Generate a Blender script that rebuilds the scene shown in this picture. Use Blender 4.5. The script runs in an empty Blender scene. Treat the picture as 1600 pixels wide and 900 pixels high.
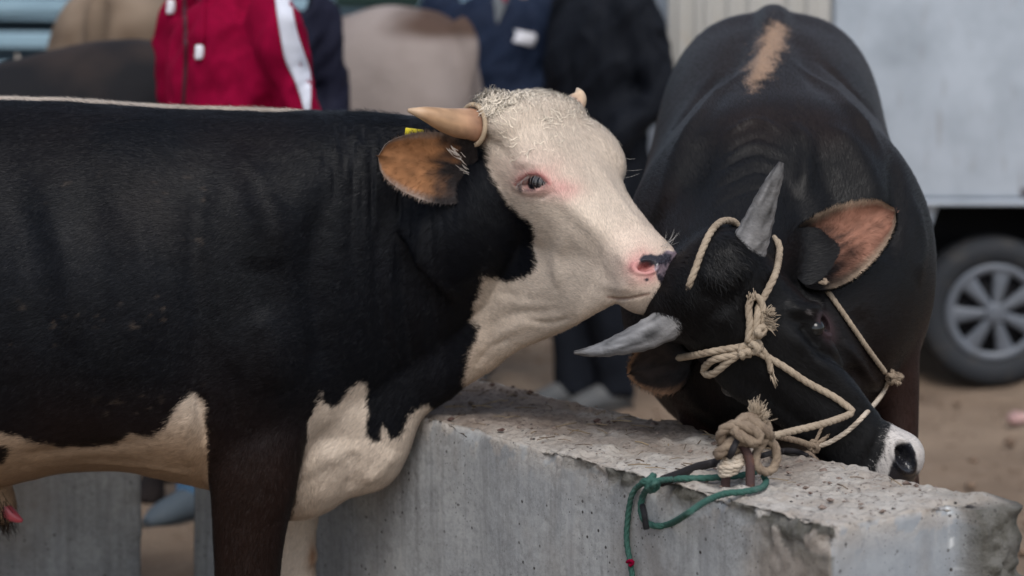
import bpy, bmesh, math, random
import numpy as np
rng = np.random.default_rng(7); random.seed(7)
scene = bpy.context.scene; COL = scene.collection
G = 0.9                              # metres per working unit
# ------------------------------------------------------------------ camera
F_PX = 3778.0; TH = math.atan(500 / F_PX); CT, ST = math.cos(TH), math.sin(TH); CZ = 1.75
cam = bpy.data.cameras.new('camera'); co = bpy.data.objects.new('camera', cam); COL.objects.link(co)
cam.sensor_width = 36; cam.lens = 36 * F_PX / 1600; cam.clip_end = 500; cam.clip_start = .05
co.location = (0, 0, CZ * G); co.rotation_euler = (math.pi / 2 - TH, 0, 0)
cam.dof.use_dof = True; cam.dof.focus_distance = 5.2 * G; cam.dof.aperture_fstop = 2.3
scene.camera = co
# ------------------------------------------------------------------ world, sun
SUN_EL, SUN_AZ = math.radians(52), math.radians(174)     # azimuth clockwise from +Y
w = bpy.data.worlds.new('World'); scene.world = w; w.use_nodes = True
nt = w.node_tree; bg = nt.nodes['Background']; sky = nt.nodes.new('ShaderNodeTexSky')
sky.sky_type = 'NISHITA'; sky.sun_disc = False; sky.sun_elevation = SUN_EL; sky.sun_rotation = SUN_AZ
sky.air_density = 1.0; sky.dust_density = 2.0; sky.ozone_density = 1.0
hs = nt.nodes.new('ShaderNodeHueSaturation'); hs.inputs['Saturation'].default_value = .62; nt.links.new(sky.outputs[0], hs.inputs['Color']); nt.links.new(hs.outputs[0], bg.inputs[0]); bg.inputs[1].default_value = 0.10
sl = bpy.data.lights.new('sun', 'SUN'); sl.energy = 1.1; sl.angle = math.radians(32); sl.color = (1, .97, .93)
so = bpy.data.objects.new('sun', sl); COL.objects.link(so)
so.rotation_euler = (math.pi / 2 - SUN_EL, 0, math.pi - SUN_AZ)
vs = scene.view_settings; vs.view_transform = 'Standard'; vs.look = 'None'; vs.exposure = 0.70; vs.gamma = 1
# ------------------------------------------------------------------ maths helpers
def nrm(v):
    v = np.asarray(v, float); return v / np.maximum(np.linalg.norm(v, axis=-1, keepdims=True), 1e-12)
def P(px, py, Y):
    dx = (px - 800) / F_PX; dy = -(py - 450) / F_PX
    d = np.array([dx, CT + dy * ST, -ST + dy * CT]); return np.array([0, 0, CZ]) + d * (Y / d[1])
def PZ(px, py, z):
    dx = (px - 800) / F_PX; dy = -(py - 450) / F_PX
    d = np.array([dx, CT + dy * ST, -ST + dy * CT]); return np.array([0, 0, CZ]) + d * ((z - CZ) / d[2])
def proj(p):
    p = np.asarray(p, float) - [0, 0, CZ]
    d = p[..., 1] * CT - p[..., 2] * ST; u = p[..., 1] * ST + p[..., 2] * CT
    return np.stack([800 + F_PX * p[..., 0] / d, 450 - F_PX * u / d], -1)
def hash3(i, seed):
    i = i.astype(np.int64)
    h = (i[..., 0] * 374761393 + i[..., 1] * 668265263 + i[..., 2] * 2147483647 + seed * 974634777) & 0xFFFFFFFF
    h = ((h ^ (h >> 13)) * 1274126177) & 0xFFFFFFFF
    h = ((h ^ (h >> 16)) * 2246822519) & 0xFFFFFFFF
    return ((h ^ (h >> 15)) & 0xFFFFFF) / float(0xFFFFFF)
def vnoise(p, sc=1., seed=0):
    p = np.asarray(p, float) * sc; i = np.floor(p); f = p - i; f = f * f * (3 - 2 * f); r = 0
    for dx in (0, 1):
        for dy in (0, 1):
            for dz in (0, 1):
                wgt = (f[..., 0] if dx else 1 - f[..., 0]) * (f[..., 1] if dy else 1 - f[..., 1]) * (f[..., 2] if dz else 1 - f[..., 2])
                r = r + wgt * hash3(i + [dx, dy, dz], seed)
    return r * 2 - 1
def fbm(p, sc=1., o=3, seed=0, gain=.5):
    r = 0; a = 1.
    for k in range(o): r = r + a * vnoise(p, sc * 2 ** k, seed + k); a *= gain
    return r
def sst(a, b, x):
    t = np.clip((x - a) / (b - a), 0, 1); return t * t * (3 - 2 * t)
def sdpoly(p, poly):                 # signed distance, positive inside
    poly = np.asarray(poly, float); d = np.full(len(p), 1e18); ins = np.zeros(len(p), bool)
    for a, b in zip(poly, np.roll(poly, -1, 0)):
        e = b - a; q = p - a; t = np.clip((q @ e) / max(e @ e, 1e-9), 0, 1)
        d = np.minimum(d, ((q - t[:, None] * e) ** 2).sum(1))
        c = (a[1] > p[:, 1]) != (b[1] > p[:, 1])
        with np.errstate(divide='ignore', invalid='ignore'):
            x = (b[0] - a[0]) * (p[:, 1] - a[1]) / (b[1] - a[1]) + a[0]
        ins ^= c & (p[:, 0] < x)
    return np.where(ins, 1, -1) * np.sqrt(d)
def sdline(p, line):                 # distance to polyline + parameter
    line = np.asarray(line, float); d = np.full(len(p), 1e18); tt = np.zeros(len(p)); n = len(line) - 1
    for k in range(n):
        a, b = line[k], line[k + 1]; e = b - a; q = p - a; t = np.clip((q @ e) / max(e @ e, 1e-9), 0, 1)
        dd = ((q - t[:, None] * e) ** 2).sum(1); m = dd < d; d[m] = dd[m]; tt[m] = (k + t[m]) / n
    return np.sqrt(d), tt
def crom(pts, k=8, closed=False):
    pts = np.asarray(pts, float); n = len(pts); out = []
    g = (lambda i: pts[i % n]) if closed else (lambda i: pts[i] if 0 <= i < n else (2 * pts[0] - pts[1] if i < 0 else 2 * pts[-1] - pts[-2]))
    for i in range(n if closed else n - 1):
        p0, p1, p2, p3 = g(i - 1), g(i), g(i + 1), g(i + 2)
        for j in range(k):
            t = j / k
            out.append(.5 * (2 * p1 + (p2 - p0) * t + (2 * p0 - 5 * p1 + 4 * p2 - p3) * t * t + (3 * p1 - p0 - 3 * p2 + p3) * t ** 3))
    if not closed: out.append(pts[-1])
    return np.array(out)
# ------------------------------------------------------------------ mesh helpers
def ring_faces(nr, m, off=0, capped=True):
    f = []
    for r in range(nr - 1):
        a = off + r * m + np.arange(m); b = off + r * m + (np.arange(m) + 1) % m
        f.append(np.stack([a, b, b + m, a + m], 1))
    return np.concatenate(f) if f else np.zeros((0, 4), int)
def loft(rings, cap=True):
    rings = np.asarray(rings, float); nr, m, _ = rings.shape
    V = rings.reshape(-1, 3); F = [list(x) for x in ring_faces(nr, m)]
    if cap:
        V = np.concatenate([V, [rings[0].mean(0)], [rings[-1].mean(0)]])
        a, b = nr * m, nr * m + 1
        for i in range(m):
            j = (i + 1) % m; F.append([a, j, i]); F.append([b, (nr - 1) * m + i, (nr - 1) * m + j])
    return V, F
def frames(pts, up=(0, 0, 1)):
    pts = np.asarray(pts, float); T = nrm(np.gradient(pts, axis=0)); n = len(pts)
    u = np.array(up, float); u = u - T[0] * (u @ T[0])
    if np.linalg.norm(u) < 1e-3: u = np.array([1., 0, 0]) - T[0] * T[0][0]
    u = nrm(u); A = [u]
    for i in range(1, n):
        u = u - T[i] * (u @ T[i]); u = nrm(u); A.append(u)
    A = np.array(A); return T, A, np.cross(T, A)
def tube(pts, r, m=12, up=(0, 0, 1), r2=None, cap=True, e=1.0):
    pts = np.asarray(pts, float); r = np.broadcast_to(np.asarray(r, float), (len(pts),))
    r2 = r if r2 is None else np.broadcast_to(np.asarray(r2, float), (len(pts),))
    T, A, B = frames(pts, up); th = np.arange(m) * 2 * math.pi / m
    c, s = np.cos(th), np.sin(th); c = np.sign(c) * abs(c) ** e; s = np.sign(s) * abs(s) ** e
    return loft(pts[:, None] + A[:, None] * (c[None, :, None] * r[:, None, None]) + B[:, None] * (s[None, :, None] * r2[:, None, None]), cap)
def ctube(pts, r, k=5, m=12, up=(0, 0, 1), r2=None, cap=True):
    pts = np.asarray(pts, float); r = np.broadcast_to(np.asarray(r, float), (len(pts),))
    r2 = r if r2 is None else np.broadcast_to(np.asarray(r2, float), (len(pts),))
    q = crom(np.c_[pts, r, r2], k); return tube(q[:, :3], np.maximum(q[:, 3], 1e-4), m, up, np.maximum(q[:, 4], 1e-4), cap)
def ellipsoid(c, r, R=None, n=14, m=20):
    rings = []
    for t in np.linspace(.02, math.pi - .02, n):
        th = np.arange(m) * 2 * math.pi / m
        rings.append(np.stack([np.sin(t) * np.cos(th), np.sin(t) * np.sin(th), np.full(m, np.cos(t))], 1))
    rings = np.array(rings) * np.array(r)
    if R is not None: rings = rings @ np.asarray(R).T
    V, F = loft(rings + np.array(c)); return V, [f[::-1] for f in F]
def box(c, s, R=None):
    v = np.array([[x, y, z] for x in (-1, 1) for y in (-1, 1) for z in (-1, 1)]) * np.array(s) / 2
    if R is not None: v = v @ np.asarray(R).T
    return v + np.array(c), [[0, 1, 3, 2], [4, 6, 7, 5], [0, 4, 5, 1], [2, 3, 7, 6], [0, 2, 6, 4], [1, 5, 7, 3]]
def bbox(c, s, bev=.01, R=None, seg=2):          # bevelled box
    bm = bmesh.new(); bmesh.ops.create_cube(bm, size=1)
    for v in bm.verts: v.co = [v.co[i] * s[i] for i in range(3)]
    bmesh.ops.bevel(bm, geom=bm.edges[:], offset=bev, segments=seg, affect='EDGES', profile=.6)
    V = np.array([v.co[:] for v in bm.verts]); F = [[v.index for v in f.verts] for f in bm.faces]; bm.free()
    if R is not None: V = V @ np.asarray(R).T
    return V + np.array(c), F
def join(*parts):
    Vs, Fs, o = [], [], 0
    for V, F in parts:
        V = np.asarray(V, float); Vs.append(V); Fs += [[i + o for i in f] for f in F]; o += len(V)
    return np.concatenate(Vs), Fs
def rotz(a):
    c, s = math.cos(a), math.sin(a); return np.array([[c, -s, 0], [s, c, 0], [0, 0, 1]])
def mesh(name, V, F, smooth=True):
    me = bpy.data.meshes.new(name); V = np.asarray(V, float)
    if isinstance(F, np.ndarray):
        n, k = F.shape; me.vertices.add(len(V)); me.vertices.foreach_set('co', V.astype(np.float32).ravel())
        me.loops.add(n * k); me.loops.foreach_set('vertex_index', F.astype(np.int32).ravel())
        me.polygons.add(n); me.polygons.foreach_set('loop_start', (np.arange(n) * k).astype(np.int32))
        me.update(calc_edges=True)
    else:
        me.from_pydata([tuple(v) for v in V], [], [tuple(int(i) for i in f) for f in F])
    if smooth: me.polygons.foreach_set('use_smooth', np.ones(len(me.polygons), bool))
    me.update(); return me
def attr(me, name, data, kind='FLOAT_COLOR'):
    a = me.attributes.new(name, kind, 'POINT'); data = np.asarray(data, np.float32)
    if kind == 'FLOAT_COLOR':
        if data.shape[1] == 3: data = np.c_[data, np.ones(len(data), np.float32)]
        a.data.foreach_set('color', data.astype(np.float32).ravel())
    elif kind == 'FLOAT': a.data.foreach_set('value', data.ravel())
    else: a.data.foreach_set('vector', data.ravel())
def tag(o, label=None, cat=None, group=None, kind=None):
    if label: o['label'] = label
    if cat: o['category'] = cat
    if group: o['group'] = group
    if kind: o['kind'] = kind
    return o
def thing(name, label, cat, loc, group=None):
    o = bpy.data.objects.new(name, None); COL.objects.link(o); o.location = tuple(float(x) * G for x in loc)
    o.empty_display_size = .1; return tag(o, label, cat, group)
def obj(name, VF, mat, parent=None, smooth=True, kind=None, label=None, attrs=None):
    V = np.asarray(VF[0], float) * G
    root = parent; off = np.zeros(3)
    while root is not None: off += np.array(root.location); root = root.parent
    me = mesh(name, V - off, VF[1], smooth)
    for k, v in (attrs or {}).items(): attr(me, k, v[0], v[1])
    o = bpy.data.objects.new(name, me); COL.objects.link(o)
    if mat: me.materials.append(mat)
    if parent is not None: o.parent = parent
    return tag(o, label=label, kind=kind)
def sharp(o, ang=35):
    me = o.data; bm = bmesh.new(); bm.from_mesh(me)
    for e in bm.edges:
        if len(e.link_faces) == 2 and e.calc_face_angle(0) > math.radians(ang): e.smooth = False
    bm.to_mesh(me); bm.free(); return o
def remesh(VF, vox):
    me = mesh('tmp', VF[0], VF[1]); o = bpy.data.objects.new('tmp', me); COL.objects.link(o)
    md = o.modifiers.new('r', 'REMESH'); md.mode = 'VOXEL'; md.voxel_size = vox; md.adaptivity = 0
    dg = bpy.context.evaluated_depsgraph_get(); ev = o.evaluated_get(dg); m2 = ev.to_mesh()
    V = np.empty(len(m2.vertices) * 3, np.float32); m2.vertices.foreach_get('co', V); V = V.reshape(-1, 3).astype(float)
    L = np.empty(len(m2.loops), np.int32); m2.loops.foreach_get('vertex_index', L)
    n = len(m2.polygons)
    if len(L) == 4 * n: F = L.reshape(-1, 4)
    else: F = [list(p.vertices) for p in m2.polygons]
    ev.to_mesh_clear(); bpy.data.objects.remove(o); bpy.data.meshes.remove(me); return V, F
def edges_of(F):
    k = F.shape[1]; E = np.concatenate([np.stack([F[:, i], F[:, (i + 1) % k]], 1) for i in range(k)]); return E
def lap(V, F, it=10, lam=.5, mask=None, E=None):
    E = edges_of(F) if E is None else E; n = len(V); a = np.concatenate([E[:, 0], E[:, 1]]); b = np.concatenate([E[:, 1], E[:, 0]])
    deg = np.maximum(np.bincount(a, minlength=n), 1)
    for _ in range(it):
        M = np.stack([np.bincount(a, V[b, i], n) for i in range(3)], 1) / deg[:, None]
        V = V + lam * (M - V) * (1 if mask is None else mask[:, None])
    return V
def vnormals(V, F):
    n = np.cross(V[F[:, 2]] - V[F[:, 0]], V[F[:, -1]] - V[F[:, 1]]) if F.shape[1] == 4 else np.cross(V[F[:, 1]] - V[F[:, 0]], V[F[:, 2]] - V[F[:, 0]])
    N = np.zeros_like(V)
    for k in range(F.shape[1]):
        for i in range(3): N[:, i] += np.bincount(F[:, k], n[:, i], len(V))
    return nrm(N)
def tris_of(F):
    return F if F.shape[1] == 3 else np.concatenate([F[:, [0, 1, 2]], F[:, [0, 2, 3]]])
def subdivide_region(V, F, vmask):
    me = mesh('tmp', V, F); bm = bmesh.new(); bm.from_mesh(me); bm.verts.ensure_lookup_table()
    sel = [e for e in bm.edges if vmask[e.verts[0].index] and vmask[e.verts[1].index]]
    bmesh.ops.subdivide_edges(bm, edges=sel, cuts=1, use_grid_fill=True)
    bmesh.ops.triangulate(bm, faces=bm.faces[:])
    bm.to_mesh(me); bm.free()
    V = np.empty(len(me.vertices) * 3, np.float32); me.vertices.foreach_get('co', V)
    L = np.empty(len(me.loops), np.int32); me.loops.foreach_get('vertex_index', L)
    bpy.data.meshes.remove(me); return V.reshape(-1, 3).astype(float), L.reshape(-1, 3)
class Surf:
    def __init__(s, V, F): s.V, s.F = V, F; s.up()
    def up(s):
        s.N = vnormals(s.V, s.F); s.px = proj(s.V); s.dep = s.V[:, 1]
        s.face = (s.N * nrm(np.array([0, 0, CZ]) - s.V)).sum(1)
    def pick(s, px, py, r=6):
        d = np.hypot(s.px[:, 0] - px, s.px[:, 1] - py); m = (d < r) & (s.face > .02); i = np.where(m)[0]
        if not len(i):
            i = np.where(s.face > .02)[0]; return i[np.argmin(d[i])]
        i = i[s.dep[i] < s.dep[i].min() + .03]; return i[np.argmin(d[i])]
    def pt(s, px, py, off=0.): i = s.pick(px, py); return P(px, py, s.V[i, 1]) + s.N[i] * off
    def line(s, pts, off=0., k=5):
        q = crom(np.array(pts, float), k); return np.array([s.pt(a, b, off) for a, b in q])
    def bump(s, px, py, r, amp, dmax=.2):
        i = s.pick(px, py); d = np.linalg.norm(s.V - s.V[i], axis=1) / r
        s.V = s.V + s.N * (amp * np.exp(-d * d * 2))[:, None]; s.up()
    def stroke(s, pts, r, amp, taper=True, px=True):
        ln = s.line(pts, 0, 4); d, t = sdline(s.V, ln); wgt = np.exp(-(d / r) ** 2 * 2)
        if taper: wgt = wgt * np.clip(np.sin(np.clip(t, .03, .97) * math.pi) * 1.6, 0, 1)
        s.V = s.V + s.N * (amp * wgt)[:, None]
# ------------------------------------------------------------------ materials
def mat(name, col=(.5, .5, .5), rough=.6, spec=.5, metal=0., bump=None, vary=None, attrcol=None, nattr=None, sheen=0., coat=0.):
    m = bpy.data.materials.new(name); m.use_nodes = True; t = m.node_tree; b = t.nodes['Principled BSDF']
    b.inputs['Base Color'].default_value = (*col, 1); b.inputs['Roughness'].default_value = rough
    b.inputs['Specular IOR Level'].default_value = spec; b.inputs['Metallic'].default_value = metal
    b.inputs['Sheen Weight'].default_value = sheen; b.inputs['Coat Weight'].default_value = coat
    tc = t.nodes.new('ShaderNodeTexCoord'); src = None
    if attrcol:
        a = t.nodes.new('ShaderNodeAttribute'); a.attribute_name = attrcol; src = a.outputs['Color']
    if vary:                         # (scale, colour2, low, high, stretch)
        sc, c2, lo, hi, st = vary
        mp = t.nodes.new('ShaderNodeMapping'); mp.inputs['Scale'].default_value = st; t.links.new(tc.outputs['Object'], mp.inputs[0])
        n = t.nodes.new('ShaderNodeTexNoise'); n.inputs['Scale'].default_value = sc; n.inputs['Detail'].default_value = 6; n.inputs['Roughness'].default_value = .65
        t.links.new(mp.outputs[0], n.inputs['Vector'])
        r = t.nodes.new('ShaderNodeMapRange'); r.inputs[1].default_value = lo; r.inputs[2].default_value = hi
        t.links.new(n.outputs[0], r.inputs[0]); mx = t.nodes.new('ShaderNodeMix'); mx.data_type = 'RGBA'
        t.links.new(r.outputs[0], mx.inputs[0]); mx.inputs[6].default_value = (*col, 1); mx.inputs[7].default_value = (*c2, 1)
        if src is not None: t.links.new(src, mx.inputs[6])
        src = mx.outputs[2]
    if src is not None: t.links.new(src, b.inputs['Base Color'])
    if bump:                         # (scale, strength, distance, stretch)
        sc, s_, d_, st = bump
        mp = t.nodes.new('ShaderNodeMapping'); mp.inputs['Scale'].default_value = st; t.links.new(tc.outputs['Object'], mp.inputs[0])
        n = t.nodes.new('ShaderNodeTexNoise'); n.inputs['Scale'].default_value = sc; n.inputs['Detail'].default_value = 5
        t.links.new(mp.outputs[0], n.inputs['Vector']); bp = t.nodes.new('ShaderNodeBump')
        bp.inputs['Strength'].default_value = s_; bp.inputs['Distance'].default_value = d_
        t.links.new(n.outputs[0], bp.inputs['Height']); t.links.new(bp.outputs[0], b.inputs['Normal'])
    if nattr:
        a = t.nodes.new('ShaderNodeAttribute'); a.attribute_name = nattr; t.links.new(a.outputs['Vector'], b.inputs['Normal'])
    return m
M = {}
M['hide'] = mat('hide', rough=.75, spec=.25, attrcol='col', bump=(120, .15, .004, (1, 1, 1)))
def wet(m):
    t = m.node_tree; b = t.nodes['Principled BSDF']; a = t.nodes.new('ShaderNodeAttribute'); a.attribute_name = 'wet'
    for nm, lo, hi in (('Roughness', .75, .22), ('Specular IOR Level', .25, .6)):
        r = t.nodes.new('ShaderNodeMapRange'); r.inputs[3].default_value = lo; r.inputs[4].default_value = hi; t.links.new(a.outputs['Fac'], r.inputs[0]); t.links.new(r.outputs[0], b.inputs[nm])
    v = t.nodes.new('ShaderNodeTexVoronoi'); v.inputs['Scale'].default_value = 210; t.links.new(t.nodes['Texture Coordinate'].outputs['Object'], v.inputs['Vector'])
    bp = t.nodes.new('ShaderNodeBump'); bp.inputs['Distance'].default_value = .0008; t.links.new(a.outputs['Fac'], bp.inputs['Strength']); t.links.new(v.outputs['Distance'], bp.inputs['Height']); old = b.inputs['Normal'].links[0].from_socket; t.links.new(old, bp.inputs['Normal']); t.links.new(bp.outputs[0], b.inputs['Normal'])
wet(M['hide'])
M['hair'] = mat('hair', rough=.45, spec=.15, attrcol='col', nattr='nrm')
M['hair_gloss'] = mat('hair_gloss', rough=.45, spec=.24, attrcol='col', nattr='nrm')
M['hair_far'] = mat('hair_far', rough=.8, spec=.2, attrcol='col', bump=(60, .3, .01, (1, 1, 1)))
M['ear'] = mat('ear', rough=.75, spec=.2, attrcol='col', bump=(90, .3, .004, (1, 1, 1)))
M['horn_tan'] = mat('horn_tan', rough=.45, spec=.35, attrcol='col', bump=(90, .3, .002, (1, 1, 1)))
M['horn_grey'] = mat('horn_grey', rough=.65, spec=.25, attrcol='col', bump=(140, .7, .003, (1, 1, 1)))
M['eye'] = mat('eye', rough=.12, spec=.45, attrcol='col', coat=.1)
M['rope'] = mat('rope', (.37, .30, .225), .9, .1, vary=(32, (.22, .17, .125), .45, .75, (1, 1, 1)), bump=(400, .6, .002, (1, 1, 1)))
M['rope_dirty'] = mat('rope_dirty', (.27, .21, .155), .9, .1, vary=(40, (.16, .12, .09), .4, .7, (1, 1, 1)), bump=(400, .6, .002, (1, 1, 1)))
M['cord_white'] = mat('cord_white', (.55, .47, .38), .8, .2, vary=(60, (.4, .32, .24), .45, .75, (1, 1, 1)))
M['cord_tan'] = mat('cord_tan', (.46, .36, .25), .8, .2, vary=(60, (.34, .26, .18), .45, .75, (1, 1, 1)))
M['rope_green'] = mat('rope_green', (.04, .105, .085), .8, .15, vary=(50, (.10, .15, .135), .5, .8, (1, 1, 1)), bump=(300, .6, .002, (1, 1, 1)))
M['cord_black'] = mat('cord_black', (.02, .018, .02), .7, .3)
M['rust'] = mat('rust', (.075, .042, .04), .7, .3, vary=(40, (.16, .075, .045), .5, .7, (1, 1, 1)), bump=(150, .5, .002, (1, 1, 1)))
M['yellow'] = mat('yellow', (.75, .6, .02), .45, .4)
M['red'] = mat('red', (.24, .0015, .03), .9, .08, vary=(14, (.17, .001, .021), .4, .7, (1, 1, 1)), bump=(300, .3, .002, (1, 1, 1)))
M['stripe'] = mat('stripe', (.62, .64, .72), .8, .2, bump=(300, .3, .002, (1, 1, 1)))
M['toggle'] = mat('toggle', (.75, .75, .8), .5, .4)
M['navy'] = mat('navy', (.007, .013, .032), .8, .2, bump=(260, .3, .003, (1, 1, 1)), vary=(8, (.011, .02, .045), .4, .7, (1, 1, 1)))
M['black_cloth'] = mat('black_cloth', (.0035, .005, .009), .8, .2, bump=(260, .3, .003, (1, 1, 1)))
M['indigo'] = mat('indigo', (.008, .009, .022), .8, .2)
M['grey_cloth'] = mat('grey_cloth', (.12, .13, .14), .85, .2)
M['trouser'] = mat('trouser', (.005, .007, .012), .85, .2)
M['jeans'] = mat('jeans', (.05, .12, .22), .85, .2, vary=(25, (.1, .2, .33), .4, .7, (1, 1, 1)))
M['skin'] = mat('skin', (.42, .24, .17), .55, .4)
M['hair_dark'] = mat('hair_dark', (.02, .015, .012), .6, .3)
M['shoe_grey'] = mat('shoe_grey', (.07, .075, .08), .7, .3, vary=(20, (.11, .11, .11), .4, .7, (1, 1, 1)))
M['shoe_blue'] = mat('shoe_blue', (.07, .09, .11), .7, .3)
M['sole'] = mat('sole', (.05, .045, .042), .8, .3)
M['rubber'] = mat('rubber', (.022, .025, .03), .75, .3, vary=(12, (.06, .055, .05), .5, .8, (1, 1, 1)), bump=(80, .3, .004, (1, 1, 1)))
M['hubcap'] = mat('hubcap', (.115, .13, .155), .45, .5, metal=.1, vary=(14, (.08, .085, .09), .5, .8, (1, 1, 1)))
M['dark'] = mat('dark', (.012, .012, .014), .85, .2)
M['glass'] = mat('glass', (.03, .04, .05), .1, .6)
M['lamp_red'] = mat('lamp_red', (.35, .02, .02), .25, .5)
M['slat'] = mat('slat', (.27, .40, .48), .6, .35, vary=(6, (.18, .28, .35), .4, .75, (.3, 1, 4)), bump=(30, .2, .005, (1, 1, 1)))
M['tarp'] = mat('tarp', (.02, .04, .035), .8, .2)
M['litter'] = mat('litter', (.45, .28, .26), .7, .3, vary=(30, (.3, .2, .2), .4, .7, (1, 1, 1)))
# ------------------------------------------------------------------ ground
def build_ground():
    m = bpy.data.materials.new('dirt'); m.use_nodes = True; t = m.node_tree; b = t.nodes['Principled BSDF']
    b.inputs['Roughness'].default_value = .95; b.inputs['Specular IOR Level'].default_value = .15
    tc = t.nodes.new('ShaderNodeTexCoord')
    def noise(sc, det=6, ro=.6):
        n = t.nodes.new('ShaderNodeTexNoise'); n.inputs['Scale'].default_value = sc; n.inputs['Detail'].default_value = det
        n.inputs['Roughness'].default_value = ro; t.links.new(tc.outputs['Object'], n.inputs['Vector']); return n
    def mix(f, a, c, lo, hi):
        r = t.nodes.new('ShaderNodeMapRange'); r.inputs[1].default_value = lo; r.inputs[2].default_value = hi; t.links.new(f.outputs[0], r.inputs[0])
        x = t.nodes.new('ShaderNodeMix'); x.data_type = 'RGBA'; t.links.new(r.outputs[0], x.inputs[0])
        for s, v in ((6, a), (7, c)):
            if isinstance(v, tuple): x.inputs[s].default_value = (*v, 1)
            else: t.links.new(v, x.inputs[s])
        return x.outputs[2]
    c = mix(noise(1.6), (.30, .225, .165), (.20, .145, .105), .4, .65)
    c = mix(noise(9), c, (.17, .115, .08), .58, .72)
    c = mix(noise(40), c, (.36, .29, .23), .62, .75)
    t.links.new(c, b.inputs['Base Color'])
    bp = t.nodes.new('ShaderNodeBump'); bp.inputs['Strength'].default_value = .8; bp.inputs['Distance'].default_value = .03
    t.links.new(noise(22, 8, .7).outputs[0], bp.inputs['Height']); t.links.new(bp.outputs[0], b.inputs['Normal'])
    xs = np.r_[np.linspace(-120, -9, 14)[:-1], np.linspace(-9, 9, 220), np.linspace(9, 120, 14)[1:]]
    ys = np.r_[np.linspace(-20, 2, 8)[:-1], np.linspace(2, 15, 200), np.linspace(15, 220, 22)[1:]]
    X, Y = np.meshgrid(xs, ys); V = np.stack([X.ravel(), Y.ravel(), np.zeros(X.size)], 1)
    near = np.exp(-np.maximum(0, np.abs(V[:, 0]) - 8)) * np.exp(-np.maximum(0, V[:, 1] - 14) * .7)
    V[:, 2] = (fbm(V, 1.3, 3, 5) * .015 + np.maximum(0, fbm(V, 4.5, 3, 11)) * .035 - .012) * near
    n, k = len(ys), len(xs); i = (np.arange(n - 1)[:, None] * k + np.arange(k - 1)).ravel()
    tag(obj('ground', (V, np.stack([i, i + 1, i + k + 1, i + k], 1)), m), kind='structure')
    # pebbles and clods
    Vs, Fs, o = [], [], 0
    for _ in range(1500):
        x, y = rng.uniform(-3, 3.5), rng.uniform(5, 12); r = .006 + .02 * rng.random() ** 3
        v = nrm(np.array([[0, 0, 1], [1, 0, .1], [.3, .95, 0], [-.8, .6, .1], [-.8, -.6, 0], [.3, -.95, .1], [0, 0, -1]]) + rng.normal(0, .2, (7, 3))) * r * [1.2, 1, .75] + [x, y, r * .4]
        Vs.append(v); Fs += [[a + o for a in f] for f in ([0, 1, 2], [0, 2, 3], [0, 3, 4], [0, 4, 5], [0, 5, 1], [6, 2, 1], [6, 3, 2], [6, 4, 3], [6, 5, 4], [6, 1, 5])]; o += 7
    g = obj('gravel', (np.concatenate(Vs), Fs), mat('clod', (.25, .18, .13), .95, .1, vary=(3, (.12, .08, .06), .4, .7, (1, 1, 1))), kind='stuff')
    tag(g, 'loose clods and pebbles scattered over the brown dirt', 'gravel')
build_ground()
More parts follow.
